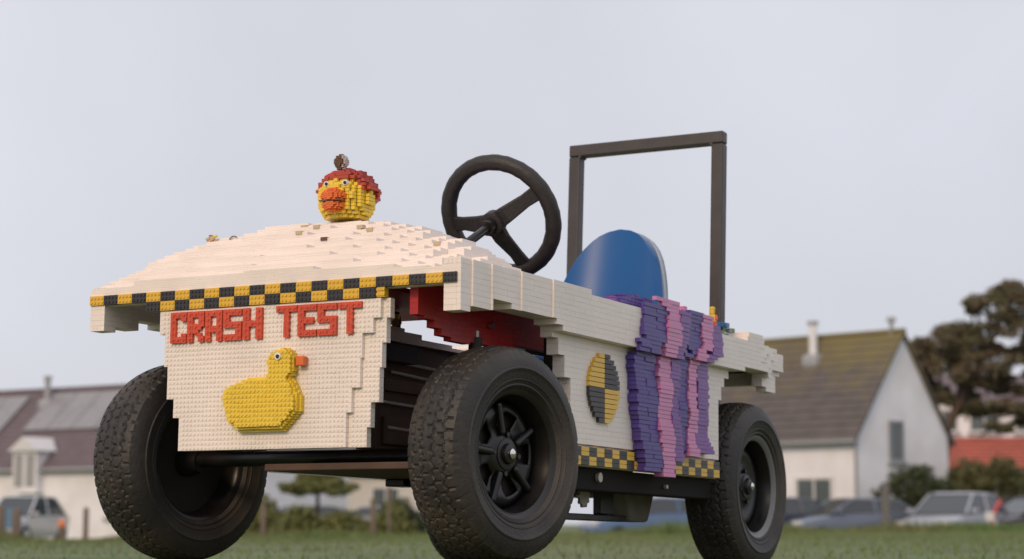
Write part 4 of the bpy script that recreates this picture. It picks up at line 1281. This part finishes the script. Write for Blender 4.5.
parked_car(1030, 54.6, 24, paint('dark_plum_paint', (0.055, 0.045, 0.055)), 'dark car at the right edge beside the silver hatchback', H=1.42)
parked_car(846, 54.0, 20, paint('slate_blue_paint', (0.15, 0.18, 0.24)), 'slate blue car parked in front of the white gabled house', H=1.36)
parked_car(770, 54.2, 40, paint('navy_paint', (0.045, 0.055, 0.085)), 'dark navy car behind the kart rear wheel', H=1.38)
parked_car(655, 54.0, 12, paint('mid_blue_paint', (0.10, 0.17, 0.30)), 'blue car seen under the kart between its wheels', H=1.38)
parked_car(300, 70, 30, paint('grey_paint', (0.20, 0.20, 0.22)), 'grey car parked below the small round tree', H=1.32)
parked_car(398, 72.0, 160, paint('light_grey_paint', (0.30, 0.31, 0.33)), 'light grey car half hidden by the kart front wheel', H=1.32)
parked_car(26, 68, 75, paint('white_paint', (0.55, 0.56, 0.58)), 'white car with dark windows in front of the long cottage', H=1.62)
# red flag-like marker on the dark car's nose
rm = empty('road_marker', (bear(989, 51.5), 51.5, ROAD_Z)); tag(rm, 'leaning red and white marker post by the silver hatchback', 'marker post')
MB().tube([(-.12, 0, 0), (0.05, 0, 0.95), (.22, 0, 1.28)], 0.05, 8).build('pole', mat('marker_red', (0.55, 0.05, 0.06), 0.5), rm)
MB().obox((-.08, -.06, .85), (.24, .03, .24)).build('reflector', WOODW, rm, bevel=0.02)

# fence posts along the verge
def fence_post(px, Y, top_py, w, label, lean=0):
    z0 = ground_z(bear(px, Y), Y); top = CAM_Z + (524 - top_py) / PX * Y
    p = empty('fence_post', (bear(px, Y), Y, z0 - 0.05), (0, R(lean), 0)); tag(p, label, 'post', 'posts along the verge')
    h = top - z0 + 0.05
    pm = POSTW if px < 800 else mat('grey_post', (0.15, 0.145, 0.14), 0.9)
    MB().box(-w / 2, w / 2, -w / 2, w / 2, 0, h - 0.04).build('shaft', pm, p, bevel=0.01)
    MB().add([(-w / 2, -w / 2, h - .0395), (w / 2, -w / 2, h - .0395), (w / 2, w / 2, h - .0395), (-w / 2, w / 2, h - .0395), (0, 0, h)], [(3, 2, 1, 0), (0, 1, 4), (1, 2, 4), (2, 3, 4), (3, 0, 4)]).build('cap', pm, p)
for a in ((89, 46, 507, .11, 'weathered wooden post just left of the far front tyre'), (20, 46, 508, .17, 'thick brown post in front of the white car'), (5, 46.5, 506, .15, 'dark reddish post at the left edge of the picture'),
          (374, 46, 498, .12, 'brown post between the front wheels right of the small tree'), (390, 47, 484, .07, 'tall thin pole close beside the near front tyre'), (883, 47.5, 482, .16, 'tall grey post between the slate blue car and dark bush'),
          (265, 46, 503, .12, 'grey post just right of the far front tyre')):
    fence_post(*a)
bo = empty('bollard_lamp', (bear(65, 45.5), 45.5, ground_z(bear(65, 45.5), 45.5) - 0.03)); tag(bo, 'short dark bollard with an orange reflector on the verge', 'bollard')
MB().tube([(0, 0, 0), (0, 0, .34)], 0.075, 10).build('shaft', POSTW, bo, True)
MB().tube([(0, 0, .34), (0, 0, .45), (0, 0, .50)], [0.085, 0.085, 0.03], 10).build('reflector', mat('orange_reflector', (0.75, 0.22, 0.08), 0.3), bo, True)
bs = empty('notice_board', (bear(12, 50.5), 50.5, ROAD_Z)); tag(bs, 'small blue notice board on two legs at the left edge', 'sign')
MB().box(-.32, .32, -.03, .03, .55, 1.05).build('panel', mat('notice_blue', (0.10, 0.20, 0.32), 0.5), bs, bevel=0.01)
for s in (-.25, .25): MB().box(s - .03, s + .03, -.025, .025, 0, .5495).build('leg', POSTW, bs)
